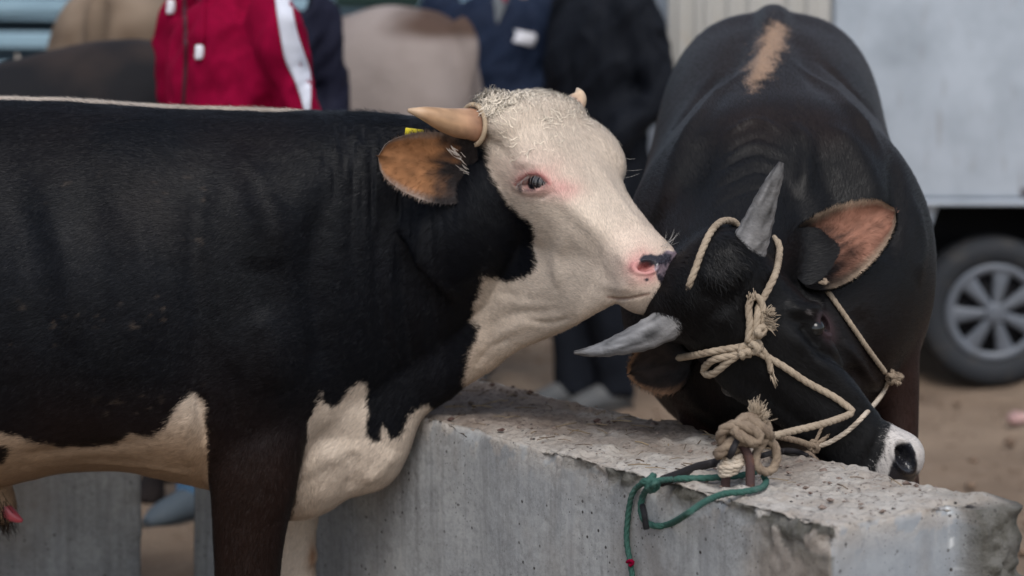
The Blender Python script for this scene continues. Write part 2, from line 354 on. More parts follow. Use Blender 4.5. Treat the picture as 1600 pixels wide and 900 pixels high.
# ------------------------------------------------------------------ concrete
def concrete_mat():
    m = bpy.data.materials.new('concrete'); m.use_nodes = True; t = m.node_tree; b = t.nodes['Principled BSDF']
    b.inputs['Roughness'].default_value = .92; b.inputs['Specular IOR Level'].default_value = .2
    tc = t.nodes.new('ShaderNodeTexCoord')
    def noise(sc, st=(1, 1, 1), det=6, ro=.6):
        mp = t.nodes.new('ShaderNodeMapping'); mp.inputs['Scale'].default_value = st; t.links.new(tc.outputs['Object'], mp.inputs[0])
        n = t.nodes.new('ShaderNodeTexNoise'); n.inputs['Scale'].default_value = sc; n.inputs['Detail'].default_value = det
        n.inputs['Roughness'].default_value = ro; t.links.new(mp.outputs[0], n.inputs['Vector']); return n.outputs[0]
    def rng_(f, lo, hi):
        r = t.nodes.new('ShaderNodeMapRange'); r.inputs[1].default_value = lo; r.inputs[2].default_value = hi; t.links.new(f, r.inputs[0]); return r.outputs[0]
    def mul(a, c):
        x = t.nodes.new('ShaderNodeMath'); x.operation = 'MULTIPLY'
        for i, v in enumerate((a, c)):
            if isinstance(v, float): x.inputs[i].default_value = v
            else: t.links.new(v, x.inputs[i])
        return x.outputs[0]
    def mix(f, a, c):
        x = t.nodes.new('ShaderNodeMix'); x.data_type = 'RGBA'; t.links.new(f, x.inputs[0])
        for s, v in ((6, a), (7, c)):
            if isinstance(v, tuple): x.inputs[s].default_value = (*v, 1)
            else: t.links.new(v, x.inputs[s])
        return x.outputs[2]
    def at(n):
        a = t.nodes.new('ShaderNodeAttribute'); a.attribute_name = n; return a.outputs['Fac']
    # side: vertical board marks, stains
    c = mix(rng_(noise(14, (1, 1, .07)), .35, .7), (.26, .272, .282), (.36, .37, .375))
    c = mix(mul(rng_(noise(170, (1, 1, 1), 4, .7), .48, .66), .55), c, (.14, .14, .145))
    c = mix(mul(rng_(noise(120, (1, 1, .6), 4, .7), .56, .7), .5), c, (.44, .45, .455))
    c = mix(rng_(noise(7), .35, .65), c, (.38, .39, .39))
    c = mix(mul(rng_(noise(60, (1, 1, 1), 8, .75), .45, .7), .6), c, (.16, .16, .165))
    c = mix(mul(rng_(noise(40, (1, 1, .05)), .48, .72), .55), c, (.15, .15, .155))
    c = mix(mul(rng_(noise(15, (1, 1, .05)), .52, .7), .5), c, (.40, .42, .44))
    c = mix(mul(at('panel'), .75), c, mix(rng_(noise(20), .35, .7), (.26, .29, .325), (.35, .38, .41)))
    c = mix(mul(at('brown'), .8), c, mix(rng_(noise(22), .38, .62), (.38, .33, .28), (.20, .165, .135)))
    c = mix(mul(rng_(noise(4, (1, 1, .5)), .5, .75), .6), c, (.20, .165, .135))
    c = mix(mul(rng_(noise(30, (1, 1, .12)), .6, .72), .5), c, (.42, .42, .42))
    # top
    tp = mix(rng_(noise(10), .38, .66), (.56, .525, .48), (.42, .365, .315))
    tp = mix(rng_(noise(55), .55, .7), tp, (.19, .16, .14))
    tp = mix(rng_(noise(120), .58, .7), tp, (.5, .49, .47))
    dr = mix(rng_(noise(25), .4, .65), (.23, .18, .145), (.34, .28, .235))
    dr = mix(rng_(noise(90), .56, .66), dr, (.13, .10, .085))
    tp = mix(at('dirt'), tp, dr)
    c = mix(at('top'), c, tp)
    ag = mix(rng_(noise(28), .4, .65), (.17, .165, .15), (.085, .08, .065))
    c = mix(at('rough'), c, ag)
    v = t.nodes.new('ShaderNodeTexVoronoi'); v.inputs['Scale'].default_value = 42; v.inputs['Randomness'].default_value = 1; t.links.new(tc.outputs['Object'], v.inputs['Vector'])
    pit = mul(rng_(v.outputs['Distance'], .17, .10), rng_(noise(9), .47, .57)); c = mix(pit, c, (.045, .04, .04))
    v2 = t.nodes.new('ShaderNodeTexVoronoi'); v2.inputs['Scale'].default_value = 95; t.links.new(tc.outputs['Object'], v2.inputs['Vector']); pit2 = mul(rng_(v2.outputs['Distance'], .20, .12), rng_(noise(6), .5, .62)); c = mix(pit2, c, (.06, .055, .055))
    t.links.new(mix(at('stripe'), c, (.6, .62, .63)), b.inputs['Base Color'])
    bp = t.nodes.new('ShaderNodeBump'); bp.inputs['Distance'].default_value = .010
    sa = t.nodes.new('ShaderNodeMath'); sa.operation = 'ADD'; t.links.new(at('top'), sa.inputs[0]); t.links.new(at('rough'), sa.inputs[1]); r9 = t.nodes.new('ShaderNodeMapRange'); r9.inputs[3].default_value = .22; r9.inputs[4].default_value = 1.; t.links.new(sa.outputs[0], r9.inputs[0]); t.links.new(r9.outputs[0], bp.inputs['Strength'])
    t.links.new(noise(75, (1, 1, 1), 8, .7), bp.inputs['Height']); t.links.new(bp.outputs[0], b.inputs['Normal']); return m
M['concrete'] = concrete_mat()
DL = np.array([.581, -.813, 0]); DW = np.array([.813, .581, 0]); BA = np.array([.60, 4.455, 0]); BH = .71
def block(A, L, W, H, res, main, seed):
    def grid(o, e1, e2, n1, n2):
        a, b = np.meshgrid(np.linspace(0, 1, n1 + 1), np.linspace(0, 1, n2 + 1), indexing='ij'); k = n2 + 1
        V = o + a.ravel()[:, None] * e1 + b.ravel()[:, None] * e2
        i = (np.arange(n1)[:, None] * k + np.arange(n2)).ravel(); return V, np.stack([i, i + k, i + k + 1, i + 1], 1)
    l, wd, h = np.array([L, 0, 0]), np.array([0, W, 0]), np.array([0, 0, H]); z = np.zeros(3)
    nl, nw, nh = int(L / res), int(W / res), int(H / res)
    parts = [grid(z, l, h, nl, nh), grid(h, l, wd, nl, nw), grid(l, wd, h, nw, nh), grid(z, h, wd, nh, nw), grid(wd, h, l, nh, nl), grid(z, wd, l, nw, nl)]
    Vs = np.concatenate([p[0] for p in parts]); o = 0; Fs = []
    for p in parts: Fs.append(p[1] + o); o += len(p[0])
    Fs = np.concatenate(Fs); key = np.round(Vs / (res * .1)).astype(np.int64)
    _, first, inv = np.unique(key, axis=0, return_index=True, return_inverse=True); V = Vs[first]; F = inv.ravel()[Fs]
    N = vnormals(V, F); fr = Vs.copy()
    u, v, zz = V[:, 0], V[:, 1], V[:, 2]
    e_near = np.hypot(v, H - zz); e_far = np.hypot(W - v, H - zz); e_end = np.hypot(L - u, H - zz); e_left = np.hypot(u, H - zz)
    e_cor = np.hypot(L - u, v); e_top = np.minimum.reduce([e_near, e_far, e_end, e_left])
    top = sst(.0, .006, zz - H + .004) if False else (np.abs(zz - H) < 1e-6).astype(float)
    d = fbm(V, 3, 3, seed) * .006
    d += top * (fbm(V, 14, 3, seed + 1) * .005 + fbm(V, 50, 3, seed + 2) * .0045 + np.maximum(0, fbm(V, 28, 3, seed + 15)) * .006 - .003)
    d += (1 - top) * (fbm(V * [1, 1, .15], 22, 2, seed + 3) * .0004 + fbm(V, 40, 3, seed + 13) * .0003 - np.maximum(0, fbm(V, 60, 2, seed + 14) - .75 + .25 * fbm(V, 5, 2, seed + 16)) * .004)
    chip = np.maximum(0, fbm(V, 9, 4, seed + 4) + .25)
    d -= chip * .020 * np.exp(-(e_top / .022) ** 2) + .005 * np.exp(-(e_top / .008) ** 2) + np.maximum(0, fbm(V, 24, 4, seed + 8)) * .017 * sst(-.35, .45, fbm(V, 3.5, 2, seed + 17)) * np.exp(-(e_top / .035) ** 2)
    d -= .02 * np.maximum(0, fbm(V, 12, 3, seed + 6)) * np.exp(-(np.minimum(e_cor, 9) / .03) ** 2)
    endp = np.zeros(len(V)); brown = np.zeros(len(V)); rough = np.zeros(len(V)); stripe = np.zeros(len(V)); dirt = np.zeros(len(V))
    if main:
        end = (np.abs(u - L) < 1e-6) | (u > L - .1)
        rr = sst(.325, .345, v) * sst(L - .12, L - .05, u) * (1 - .75 * top)
        lump = np.maximum(fbm(V, 22, 3, 31), -.3)
        d += rr * (.028 + lump * .026)
        V = V + np.array([1, 0, 0]) * (rr * .05)[:, None]
        # broken lip of exposed aggregate left of the corner
        lip = sst(L - .26, L - .12, u + .05 * fbm(V, 12, 3, 46)) * np.exp(-np.maximum(0, (H - zz) - .035) / .05) * (v < .01) * (1 - top)
        lip2 = sst(L - 1.0, L - .6, u) * np.exp(-np.maximum(0, (H - zz) - .018 - .02 * fbm(V, 9, 2, 47)) / .018) * (v < .01) * (1 - top)
        lip = np.maximum(lip, lip2); endp = (v > .004) * (v < .33) * (u > L - .02) * (1 - top) * (1 - rr); brown = sst(L - .26, L - .14, u + .04 * fbm(V, 12, 3, 46)) * (v < .006) * (1 - top)
        d += lip * (fbm(V, 34, 4, 41) * .011 - .003)
        rough = np.clip(rr * 1.2 + lip * 1.1 * (fbm(V, 18, 2, 43) > -.35), 0, 1)
        stripe = np.exp(-((v - .322) / .006) ** 2) * (u > L - .01) * (fbm(V, 30, 2, 44) > -.25) * (1 - top) * .9
        dirt = top * sst(-.25, .35, (L * .62 - u) / L * 1.6 + (v - .2) * .9 + fbm(V, 5, 3, 45) * .35)
    N2 = N; V = V + N2 * d[:, None]
    V = V + N2 * ((vnoise(V, 120, seed + 9) * .0015) * (top + rough))[:, None]
    wV = A + DL * (V[:, :1] - L) + DW * V[:, 1:2] + np.array([0, 0, 1]) * V[:, 2:3]
    topA = np.clip(top + np.exp(-(e_top / .012) ** 2) * .8 + .7 * np.exp(-(e_top / .05) ** 2) * (fbm(V, 20, 3, seed + 12) > .05), 0, 1)
    return (wV, F), {'top': (topA, 'FLOAT'), 'rough': (rough, 'FLOAT'), 'stripe': (stripe, 'FLOAT'), 'dirt': (dirt, 'FLOAT'), 'panel': (endp, 'FLOAT'), 'brown': (brown, 'FLOAT')}
VF, at_ = block(BA, 2.54, .42, BH, .0065, True, 3)
blk = thing('concrete_block', 'long rough grey concrete block with ropes tied to the iron hoop on its top', 'concrete block', BA - DL * 1.2 + DW * .2)
obj('slab', VF, M['concrete'], blk, attrs=at_)
hp = lambda px, py, z: PZ(px, py, z)
h0, h1 = PZ(1134, 757, BH), PZ(1172, 762, BH)
hz = np.array([0, 0, 1.])
obj('iron_hoop', ctube([h0 - hz * .04, h0 + hz * .02, h0 * .93 + h1 * .07 + hz * .06, (h0 + h1) / 2 + hz * .088, h1 * .93 + h0 * .07 + hz * .062, h1 + hz * .02, h1 - hz * .04], .0095, 8), M['rust'], blk)
s0 = PZ(1006, 800, BH - .045)
obj('iron_stub', ctube([s0 + [0, .05, .0], s0 + [0, -.012, .0], s0 + [.002, -.02, -.015], s0 + [.004, -.02, -.03]], .0065, 6), M['dark'], blk)
_dl, _dw = DL, DW
DL, DW = np.array([.98, .2, 0]), np.array([-.2, .98, 0]); A2 = np.array([(208 - 800) / F_PX * 6.4, 6.4, 0])
VF, at_ = block(A2, 2.3, .42, BH - .01, .012, False, 57); B2C = A2 - DL * 1.2 + DW * .2; DL, DW = _dl, _dw
b2 = thing('concrete_block', 'plain concrete block under the black and white bull belly, left of the dirt gap', 'concrete block', B2C)
obj('slab', VF, M['concrete'], b2, attrs=at_)
# loose crumbs on the block top
Vs, Fs, o = [], [], 0
for k in range(420):
    u_ = rng.uniform(.02, 2.5); v_ = .02 + .38 * (rng.random() ** .4 if k % 3 else rng.random()); r = .002 + .007 * rng.random() ** 4
    c = BA - DL * u_ + DW * v_ + [0, 0, BH + r * .3 - .001]
    v = nrm(np.array([[0, 0, 1], [1, 0, .1], [.3, .95, 0], [-.8, .6, .1], [-.8, -.6, 0], [.3, -.95, .1], [0, 0, -1]]) + rng.normal(0, .25, (7, 3))) * r * [1.4, 1.2, .8] + c
    Vs.append(v); Fs += [[a + o for a in f] for f in ([0, 1, 2], [0, 2, 3], [0, 3, 4], [0, 4, 5], [0, 5, 1], [6, 2, 1], [6, 3, 2], [6, 4, 3], [6, 5, 4], [6, 1, 5])]; o += 7
g = obj('crumbs', (np.concatenate(Vs), Fs), mat('crumb', (.24, .19, .16), .95, .1, vary=(9, (.07, .04, .035), .45, .6, (1, 1, 1))), smooth=False, kind='stuff')
tag(g, 'crumbs of dirt and concrete lying on the block top', 'crumbs')
sw = []
for k in range(130):
    u_ = rng.uniform(.5, 2.4) if k % 4 else rng.uniform(.05, 2.4); v_ = rng.uniform(.02, .40); c = BA - DL * u_ + DW * v_ + [0, 0, BH + .006]; a = rng.uniform(0, 6.28); l = rng.uniform(.008, .035); d = np.array([math.cos(a), math.sin(a), rng.normal(0, .12)])
    sw.append(tube([c - d * l, c + [0, 0, .002], c + d * l], rng.uniform(.0006, .0014), 4))
tag(obj('straw', join(*sw), mat('straw', (.34, .26, .16), .8, .2, vary=(8, (.12, .085, .06), .4, .6, (1, 1, 1))), kind='stuff'), 'dry straw bits scattered on the block top', 'straw')
# ------------------------------------------------------------------ fur
def fur(name, V, F, N, parent, count, wgt, flow, length, width, lift, col, seed, jit=.25, segs=1, curl=0., curlf=2., njit=.18, mat_='hair', grow=None):
    """count hairs on the surface; wgt / length / lift / col are per vertex, flow is a vector per vertex"""
    r = np.random.default_rng(seed); T = tris_of(F)
    a = np.linalg.norm(np.cross(V[T[:, 1]] - V[T[:, 0]], V[T[:, 2]] - V[T[:, 0]]), axis=1) * wgt[T].mean(1)
    keep = a > 0; T, a = T[keep], a[keep]; cdf = np.cumsum(a); cdf /= cdf[-1]
    ti = np.searchsorted(cdf, r.random(count)); t = T[np.minimum(ti, len(T) - 1)]
    b0, b1 = r.random(count), r.random(count); s = np.sqrt(b0); B = np.stack([1 - s, s * (1 - b1), s * b1], 1)
    ip = lambda A: (A[t] * (B[..., None] if A.ndim == 2 else B)).sum(1)
    p, n, f = ip(V), nrm(ip(N)), ip(flow); L = ip(length) * r.uniform(.6, 1.25, count); li = ip(lift) * r.uniform(.3, 1.7, count)
    c = col(p, r, ip) if callable(col) else ip(col)
    c = np.clip(c * r.uniform(.75, 1.25, count)[:, None], 0, 1)
    f = nrm(f - n * (f * n).sum(1)[:, None]); sd = np.cross(n, f)
    f = nrm(f + sd * r.normal(0, jit, count)[:, None]); sd = nrm(np.cross(n, f))
    d = nrm(f + n * li[:, None]); wv = sd * (width * r.uniform(.6, 1.3, count) / 2)[:, None]
    nn = nrm(n + sd * r.normal(0, njit, count)[:, None] + f * r.normal(.04, njit, count)[:, None])
    if segs == 1:
        P_ = np.stack([p - wv, p + wv, p + d * L[:, None]], 1); Fh = np.arange(count * 3).reshape(-1, 3); k = 3
    else:
        lev = [p]; q = p; ph = r.uniform(0, 6.28, count); cs = r.uniform(.5, 1.5, count) * curl
        for j in range(segs):
            x = (j + 1) / segs; dd = nrm(d + sd * (cs * np.sin(ph + x * curlf * 6.28))[:, None] + n * (cs * .7 * np.cos(ph + x * curlf * 6.28))[:, None] - n * (li * x * .8)[:, None])
            q = q + dd * (L / segs)[:, None]; lev.append(q)
        pts = []
        for j in range(segs): tw = 1 - j / segs * .6; pts += [lev[j] - wv * tw, lev[j] + wv * tw]
        pts.append(lev[-1]); P_ = np.stack(pts, 1); k = P_.shape[1]; base = np.arange(count)[:, None] * k; fl = []
        for j in range(segs - 1): fl += [base + [2 * j, 2 * j + 1, 2 * j + 3], base + [2 * j, 2 * j + 3, 2 * j + 2]]
        fl.append(base + [k - 3, k - 2, k - 1]); Fh = np.concatenate(fl)
    at_ = {'col': (np.repeat(c, k, 0), 'FLOAT_COLOR'), 'nrm': (np.repeat(nn, k, 0), 'FLOAT_VECTOR')}
    return obj(name, (P_.reshape(-1, 3), Fh), M[mat_], parent, smooth=False, kind='stuff', attrs=at_)
def slices(st, Yf, m=40, k=6):
    q = crom(np.array([(*x, 0.)[:5] for x in st], float), k); rings = []; th = np.arange(m) * 2 * math.pi / m
    for row in q:
        px, tp, bt, hw = row[:4]; eg = row[4] if len(row) > 4 else 0.; Y = Yf(px); T_, B_ = P(px, tp, Y), P(px, bt, Y); c = (T_ + B_) / 2; h = (T_ - B_) / 2
        cs, sn = np.cos(th), np.sin(th); wv = max(hw, .004) * np.sign(sn) * np.abs(sn) ** .85 * (1 - eg * cs) / (1 + .5 * eg * eg)
        rings.append(c + h * cs[:, None] + np.array([0, 1, 0]) * wv[:, None])
    return loft(np.array(rings))
HEAD = [(-.07, -.02, -.15, .06, .07, .05), (-.03, .025, -.21, .092, .10, .06), (.02, .03, -.245, .105, .112, .062), (.07, .022, -.262, .104, .115, .06), (.12, .012, -.272, .106, .112, .056), (.165, .006, -.27, .116, .106, .052),
        (.205, .001, -.255, .117, .100, .048), (.25, -.006, -.235, .100, .092, .045), (.30, -.010, -.21, .082, .083, .042), (.36, -.010, -.186, .069, .073, .042), (.42, -.009, -.168, .062, .068, .045), (.47, -.010, -.158, .064, .072, .05),
        (.51, -.017, -.152, .068, .076, .054), (.54, -.03, -.146, .064, .071, .05), (.562, -.05, -.136, .05, .055, .04), (.574, -.072, -.122, .022, .028, .022)]
def head_loft(T, S, R, sec=HEAD, k=5, m=44):
    q = crom(np.array(sec), k); rings = []
    for s, zt, zb, wt, wm, wb in q:
        h = zt - zb; pt = [(0, zt), (wt * .55, zt - .004), (wt * .93, zt - h * .10), (wt * .5 + wm * .5 + .004, zt - h * .27), (wm, zt - h * .48), (wm * .55 + wb * .45, zt - h * .74), (wb * .9, zb + h * .08), (wb * .4, zb + .001), (0, zb)]
        pt += [(-a, b) for a, b in pt[-2:0:-1]]; c = crom(np.array(pt), 4, True)
        rings.append(np.c_[np.full(len(c), s), c])
    V = np.concatenate(rings).reshape(len(q), -1, 3) @ (R.T * S) + T
    Vv, F = loft(V); return Vv, F
def ear(parent, name, base, tip, wide, L, W, cup, cols, seed, label=None, hairs=900, tipk=.72, basew=.25, tipe=.85, bsr=(.52, .16), asym=0., stk=.45):
    """leaf-shaped cupped ear with a real thickness, its hollow facing -normal"""
    a = nrm(tip - base); b = nrm(wide - a * (wide @ a)); n = np.cross(a, b); nu, nv = 26, 17; r = np.random.default_rng(seed)
    if n @ (np.array([0, 0, CZ]) - base) < 0: n = -n
    us = np.linspace(0, 1, nu); vs_ = np.linspace(-1, 1, nv); Vf = []; Vb = []; inn = []
    for u in us:
        wv = W * (basew * (1 - u) ** 2 + 1.0 * np.sin(math.pi * u ** tipe) ** tipk) * (1 if u < .98 else .6) * .5; wv = max(wv, .002)
        for v in vs_:
            bend = cup * (v * v - 1) * (1 - .55 * u) + .10 * L * u * u * (-.6)
            p = base + a * (u * L) + b * (v * wv * (1 + asym * v * (1 - .6 * u))) + n * (bend + .004 * math.sin(9 * u + 5 * v) * (1 - abs(v)))
            Vf.append(p); Vb.append(p - n * (.004 + .022 * (1 - u) * (1 - v * v)) - b * 0); inn.append((u, v))
    Vf, Vb, inn = np.array(Vf), np.array(Vb), np.array(inn); k = nv; F = []
    o = len(Vf); V = np.concatenate([Vf, Vb])
    for i in range(nu - 1):
        for j in range(nv - 1): q = i * k + j; F.append([q, q + 1, q + k + 1, q + k]); F.append([o + q, o + q + k, o + q + k + 1, o + q + 1])
    bd = [i * k for i in range(nu)] + [(nu - 1) * k + j for j in range(1, nv)] + [i * k + nv - 1 for i in range(nu - 2, -1, -1)] + [j for j in range(nv - 2, 0, -1)]
    for i in range(len(bd)): x, y = bd[i], bd[(i + 1) % len(bd)]; F.append([x, o + x, o + y, y])
    u, v = inn[:, 0], inn[:, 1]; ins, rim, out = [np.array(c) for c in cols]
    ed = sst(.72, 1.0, np.abs(v) + .5 * sst(.9, 1, u)); bs = sst(*bsr, u + .10 * fbm(Vf, 40, 2, seed) + .12 * fbm(np.stack([u * .6, v * 5, 0 * u], 1), 3, 2, seed + 5))
    cf = ins * (1 + .30 * fbm(Vf, 60, 3, seed) + stk * fbm(np.stack([u * .8, v * 2.2, 0 * u], 1), 4, 3, seed + 2))[:, None]; cf = cf + (rim - cf) * ed[:, None]; cf = cf + (out - cf) * bs[:, None]
    col = np.concatenate([cf, np.repeat(out[None], len(Vb), 0)])
    e = obj(name, (V, F), M['ear'], parent, attrs={'col': (np.clip(col, 0, 1), 'FLOAT_COLOR')}, label=label)
    # fringe and inner hair: part of the ear
    Tn = tris_of(np.array([f for f in F if max(f) < o])); Nf = vnormals(Vf, Tn)
    if (Nf.mean(0) @ n) < 0: Nf = -Nf
    flow = np.repeat((a * .7)[None], len(Vf), 0) + b * (v * 1.3)[:, None]
    wg = .25 + 2.2 * sst(.6, 1, np.abs(v)) + 1.2 * bs
    fur('ear_hair', Vf, Tn, Nf, e, hairs, wg, flow, np.full(len(Vf), .015) - .003 * bs, .0009, np.full(len(Vf), .4), cf * 1.05, seed, .35, 2, .15, 1)
    fur('ear_coat', Vb, Tn[:, ::-1], -Nf, e, hairs, .3 + 1.5 * sst(.6, 1, np.abs(v)), flow, np.full(len(Vf), .013), .0011, np.full(len(Vf), .5), np.repeat(out[None], len(Vb), 0), seed + 1, .35)
    return e
def horn(parent, pts, r, c0, c1, c2, seed, ridge=0., name='horn', label=None):
    q = crom(np.c_[np.array(pts), r], 7); V, F = tube(q[:, :3], np.maximum(q[:, 3], .0015), 22)
    n = len(q); t = np.repeat(np.linspace(0, 1, n), 22); t = np.r_[t, 0, 1]; cen = np.repeat(q[:, :3], 22, 0); cen = np.r_[cen, [q[0, :3]], [q[-1, :3]]]
    rad = nrm(V - cen + 1e-9); V = V + rad * (ridge * (np.sin(t * 60 + 2 * fbm(V, 25, 2, seed)) * .0016 + fbm(V, 60, 3, seed) * .0016) * (1 - t))[:, None] * 1
    c0, c1, c2 = map(np.array, (c0, c1, c2)); k = sst(.0, .6, t)[:, None]; k2 = sst(.7, 1, t + .1 * fbm(V, 20, 2, seed))[:, None]
    col = c0 * (1 - k) + c1 * k; col = col * (1 - k2) + c2 * k2; sv = np.stack([t * 1.4 + .1 * fbm(V, 20, 2, seed), np.r_[np.tile(np.cos(np.arange(22) / 22 * 6.283), n), 0, 0] * 2.6, np.r_[np.tile(np.sin(np.arange(22) / 22 * 6.283), n), 0, 0] * 2.6], 1); col *= (1 + .22 * fbm(V, 45, 3, seed) + (.7 if ridge else .15) * fbm(sv, 5, 3, seed + 1))[:, None]
    return obj(name, (V, F), M['horn_grey' if ridge else 'horn_tan'], parent, attrs={'col': (np.clip(col, 0, 1), 'FLOAT_COLOR')}, label=label)
# ------------------------------------------------------------------ rope helpers
def rope(pts, r, k=8, pitch=None, strands=3, closed=False, step=None):
    q = crom(np.array(pts, float), k, closed); seg = np.linalg.norm(np.diff(q, axis=0), axis=1); L = np.r_[0, np.cumsum(seg)]
    pitch = pitch or r * 7; n = max(8, int(L[-1] / (pitch / 7))); t = np.linspace(0, L[-1], n); c = np.stack([np.interp(t, L, q[:, i]) for i in range(3)], 1)
    T_, A, B = frames(c, (.3, .2, 1)); out = []
    for j in range(strands):
        ph = 2 * math.pi * (t / pitch + j / strands); o = (A * np.cos(ph)[:, None] + B * np.sin(ph)[:, None]) * r * .34
        out.append(tube(c + o, r * .72, 8))
    return join(*out)
def fray(p, d, L, n, spread, r=.0014, seed=0):
    g = np.random.default_rng(seed); out = []
    for _ in range(n):
        a = nrm(np.array(d) + g.normal(0, spread, 3)); l = L * g.uniform(.6, 1.2); b = g.normal(0, .25, 3)
        s_ = p + g.normal(0, .004, 3); out.append(tube([s_, s_ + a * l * .5 + b * l * .1, s_ + nrm(a + b * .5) * l], [r, r * .8, r * .4], 5))
    return join(*out)
def knot(c, R_, r, seed, turns=2.6):
    g = np.random.default_rng(seed); n = 22; pts = []; ax = nrm(g.normal(0, 1, 3)); a = nrm(np.cross(ax, [.3, .5, .8])); b = np.cross(ax, a)
    for i in range(n):
        t = i / n * 2 * math.pi; ph = t * turns
        pts.append(np.array(c) + (a * math.cos(ph) + b * math.sin(ph)) * R_ * (.75 + .25 * math.cos(3 * t)) + ax * R_ * .8 * math.sin(t * 1.6 + 1))
    return rope(pts, r, 4)
# ------------------------------------------------------------------ the black and white bull
BLK = np.array([.0034, .0040, .0060]); BRN = np.array([.013, .0065, .005]); WHT = np.array([.66, .555, .455]); TAN = np.array([.31, .195, .11]); PNK = np.array([.56, .27, .25])
VIEW = lambda V: nrm(np.array([0, 0, CZ]) - V)
def leg(path, Y, aniso=.8):
    c = np.array([P(a, b, Y if np.isscalar(Y) else Y[i]) for i, (a, b, _) in enumerate(path)]); r = np.array([x[2] for x in path]) / 3778. * (Y if np.isscalar(Y) else np.mean(Y))
    return ctube(c, r * aniso, 5, 24, (0, 1, 0), r)          # first axis across the body, second along it
def build_bull1():
    R = np.array([[.544, .783, .302], [-.638, .62, -.457], [-.545, .056, .837]]); T = np.array([.041, 5.448, 1.433]); S = 1.021
    H = lambda s, h, u: T + S * (R @ np.array([s, h, u]))
    Y0 = 5.6; root = thing('bull', 'black bull with white face, tan horns and yellow ear tag, nuzzling the other bull', 'bull', (-.9, Y0, 0))
    pcs = [slices([(-640, 300, 500, .07), (-605, 225, 610, .19), (-520, 185, 690, .26), (-400, 165, 722, .29), (-250, 156, 742, .31, .1), (-100, 152, 752, .34, .12), (0, 154, 752, .355, .14), (60, 155, 740, .36, .14), (110, 156, 729, .365, .14),
                   (200, 163, 726, .365, .12), (265, 167, 740, .355, .1), (330, 169, 755, .335, .05), (400, 171, 770, .31, .0), (460, 174, 740, .285, -.05), (520, 176, 690, .25, -.08), (580, 178, 640, .21, -.1),
                   (640, 183, 590, .17, -.1), (690, 188, 545, .145, -.1), (735, 205, 500, .125, -.05), (775, 235, 470, .10)], lambda x: Y0 - .10 * sst(620, 780, x)),
           slices([(385, 640, 798, .05), (420, 590, 806, .11), (455, 560, 809, .13), (485, 545, 806, .135), (515, 530, 795, .135), (545, 510, 775, .13), (575, 500, 768, .12), (600, 480, 760, .105), (622, 465, 738, .088), (638, 455, 706, .075), (655, 440, 658, .068),
                   (672, 430, 641, .064), (700, 410, 624, .06), (730, 390, 600, .056), (767, 370, 578, .05), (807, 355, 548, .045), (849, 345, 531, .042), (887, 365, 515, .04), (927, 392, 492, .036), (956, 405, 478, .03)],
                  lambda x: float(np.interp(x, [600, 700, 767, 830, 900, 960], [5.6, 5.56, 5.50, 5.40, 5.27, 5.17]))),
           head_loft(T, S, R, [(a if a < .44 else .44 + (a - .44) * .86, *b) for a, *b in HEAD]),
           ellipsoid(H(.492, 0, -.088), (.055, .068, .055), R), ellipsoid(H(.125, .098, -.04), (.105, .064, .058), R), ellipsoid(H(.15, -.07, -.06), (.07, .05, .05), R), ellipsoid(H(.03, .0, -.01), (.075, .135, .052), R), ellipsoid(H(-.01, -.075, -.012), (.05, .05, .045), R),
           ctube([P(690, 380, 5.54), P(750, 340, 5.50), H(.06, 0, -.13)], [.17, .15, .12], 6, 30),
           leg([(430, 470, 120), (412, 580, 100), (405, 650, 82), (401, 700, 76), (396, 760, 67), (390, 820, 58), (387, 880, 52), (386, 940, 49), (384, 990, 40), (382, 1050, 33), (383, 1095, 37), (386, 1120, 42), (388, 1150, 50)], [5.58, 5.50, 5.45, 5.43, 5.42, 5.42, 5.42, 5.42, 5.42, 5.42, 5.42, 5.42, 5.42]),
           leg([(470, 500, 90), (466, 700, 58), (462, 770, 44), (458, 830, 36), (456, 880, 37), (455, 930, 40), (453, 980, 32), (452, 1030, 27), (455, 1070, 32), (458, 1095, 38), (460, 1114, 44)], 5.82),
           leg([(-500, 420, 170), (-490, 560, 130), (-500, 680, 90), (-540, 780, 62), (-560, 840, 52), (-545, 920, 38), (-530, 1020, 34), (-520, 1080, 38), (-515, 1150, 52)], 5.40),
           leg([(-490, 420, 170), (-470, 560, 130), (-470, 680, 90), (-500, 780, 62), (-520, 830, 50), (-505, 900, 38), (-490, 990, 34), (-480, 1050, 38), (-475, 1114, 50)], 5.80),
           ctube([P(-620, 240, Y0), P(-650, 300, Y0), P(-655, 500, Y0), P(-650, 760, Y0), P(-652, 830, Y0)], [.05, .04, .025, .022, .045], 6, 14)]
    pcs.append(ellipsoid(P(484, 868, 5.80), (.020, .022, .028)))
    pcs.append(ctube([P(-60, 735, Y0), P(-20, 765, Y0), P(5, 800, Y0), P(16, 815, Y0)], [.06, .055, .035, .015], 5, 16))   # sheath
    V, F = remesh(join(*pcs), .0065)
    V = lap(V, F, 16); px = proj(V); V, F = subdivide_region(V, F, (px[:, 0] > 575) | ((px[:, 0] > 470) & (px[:, 1] < 400)))
    hm = ((V - T) @ R)[:, 0] / S; V = lap(V, F, 5); V = V + vnormals(V, F) * .004
    s = Surf(V, F)
    # shoulder, ribs, dewlap and neck forms
    for bx, by, br, ba in ((430, 330, .16, .014), (420, 560, .15, .022), (170, 430, .3, .012)): s.bump(bx, by, br, ba)
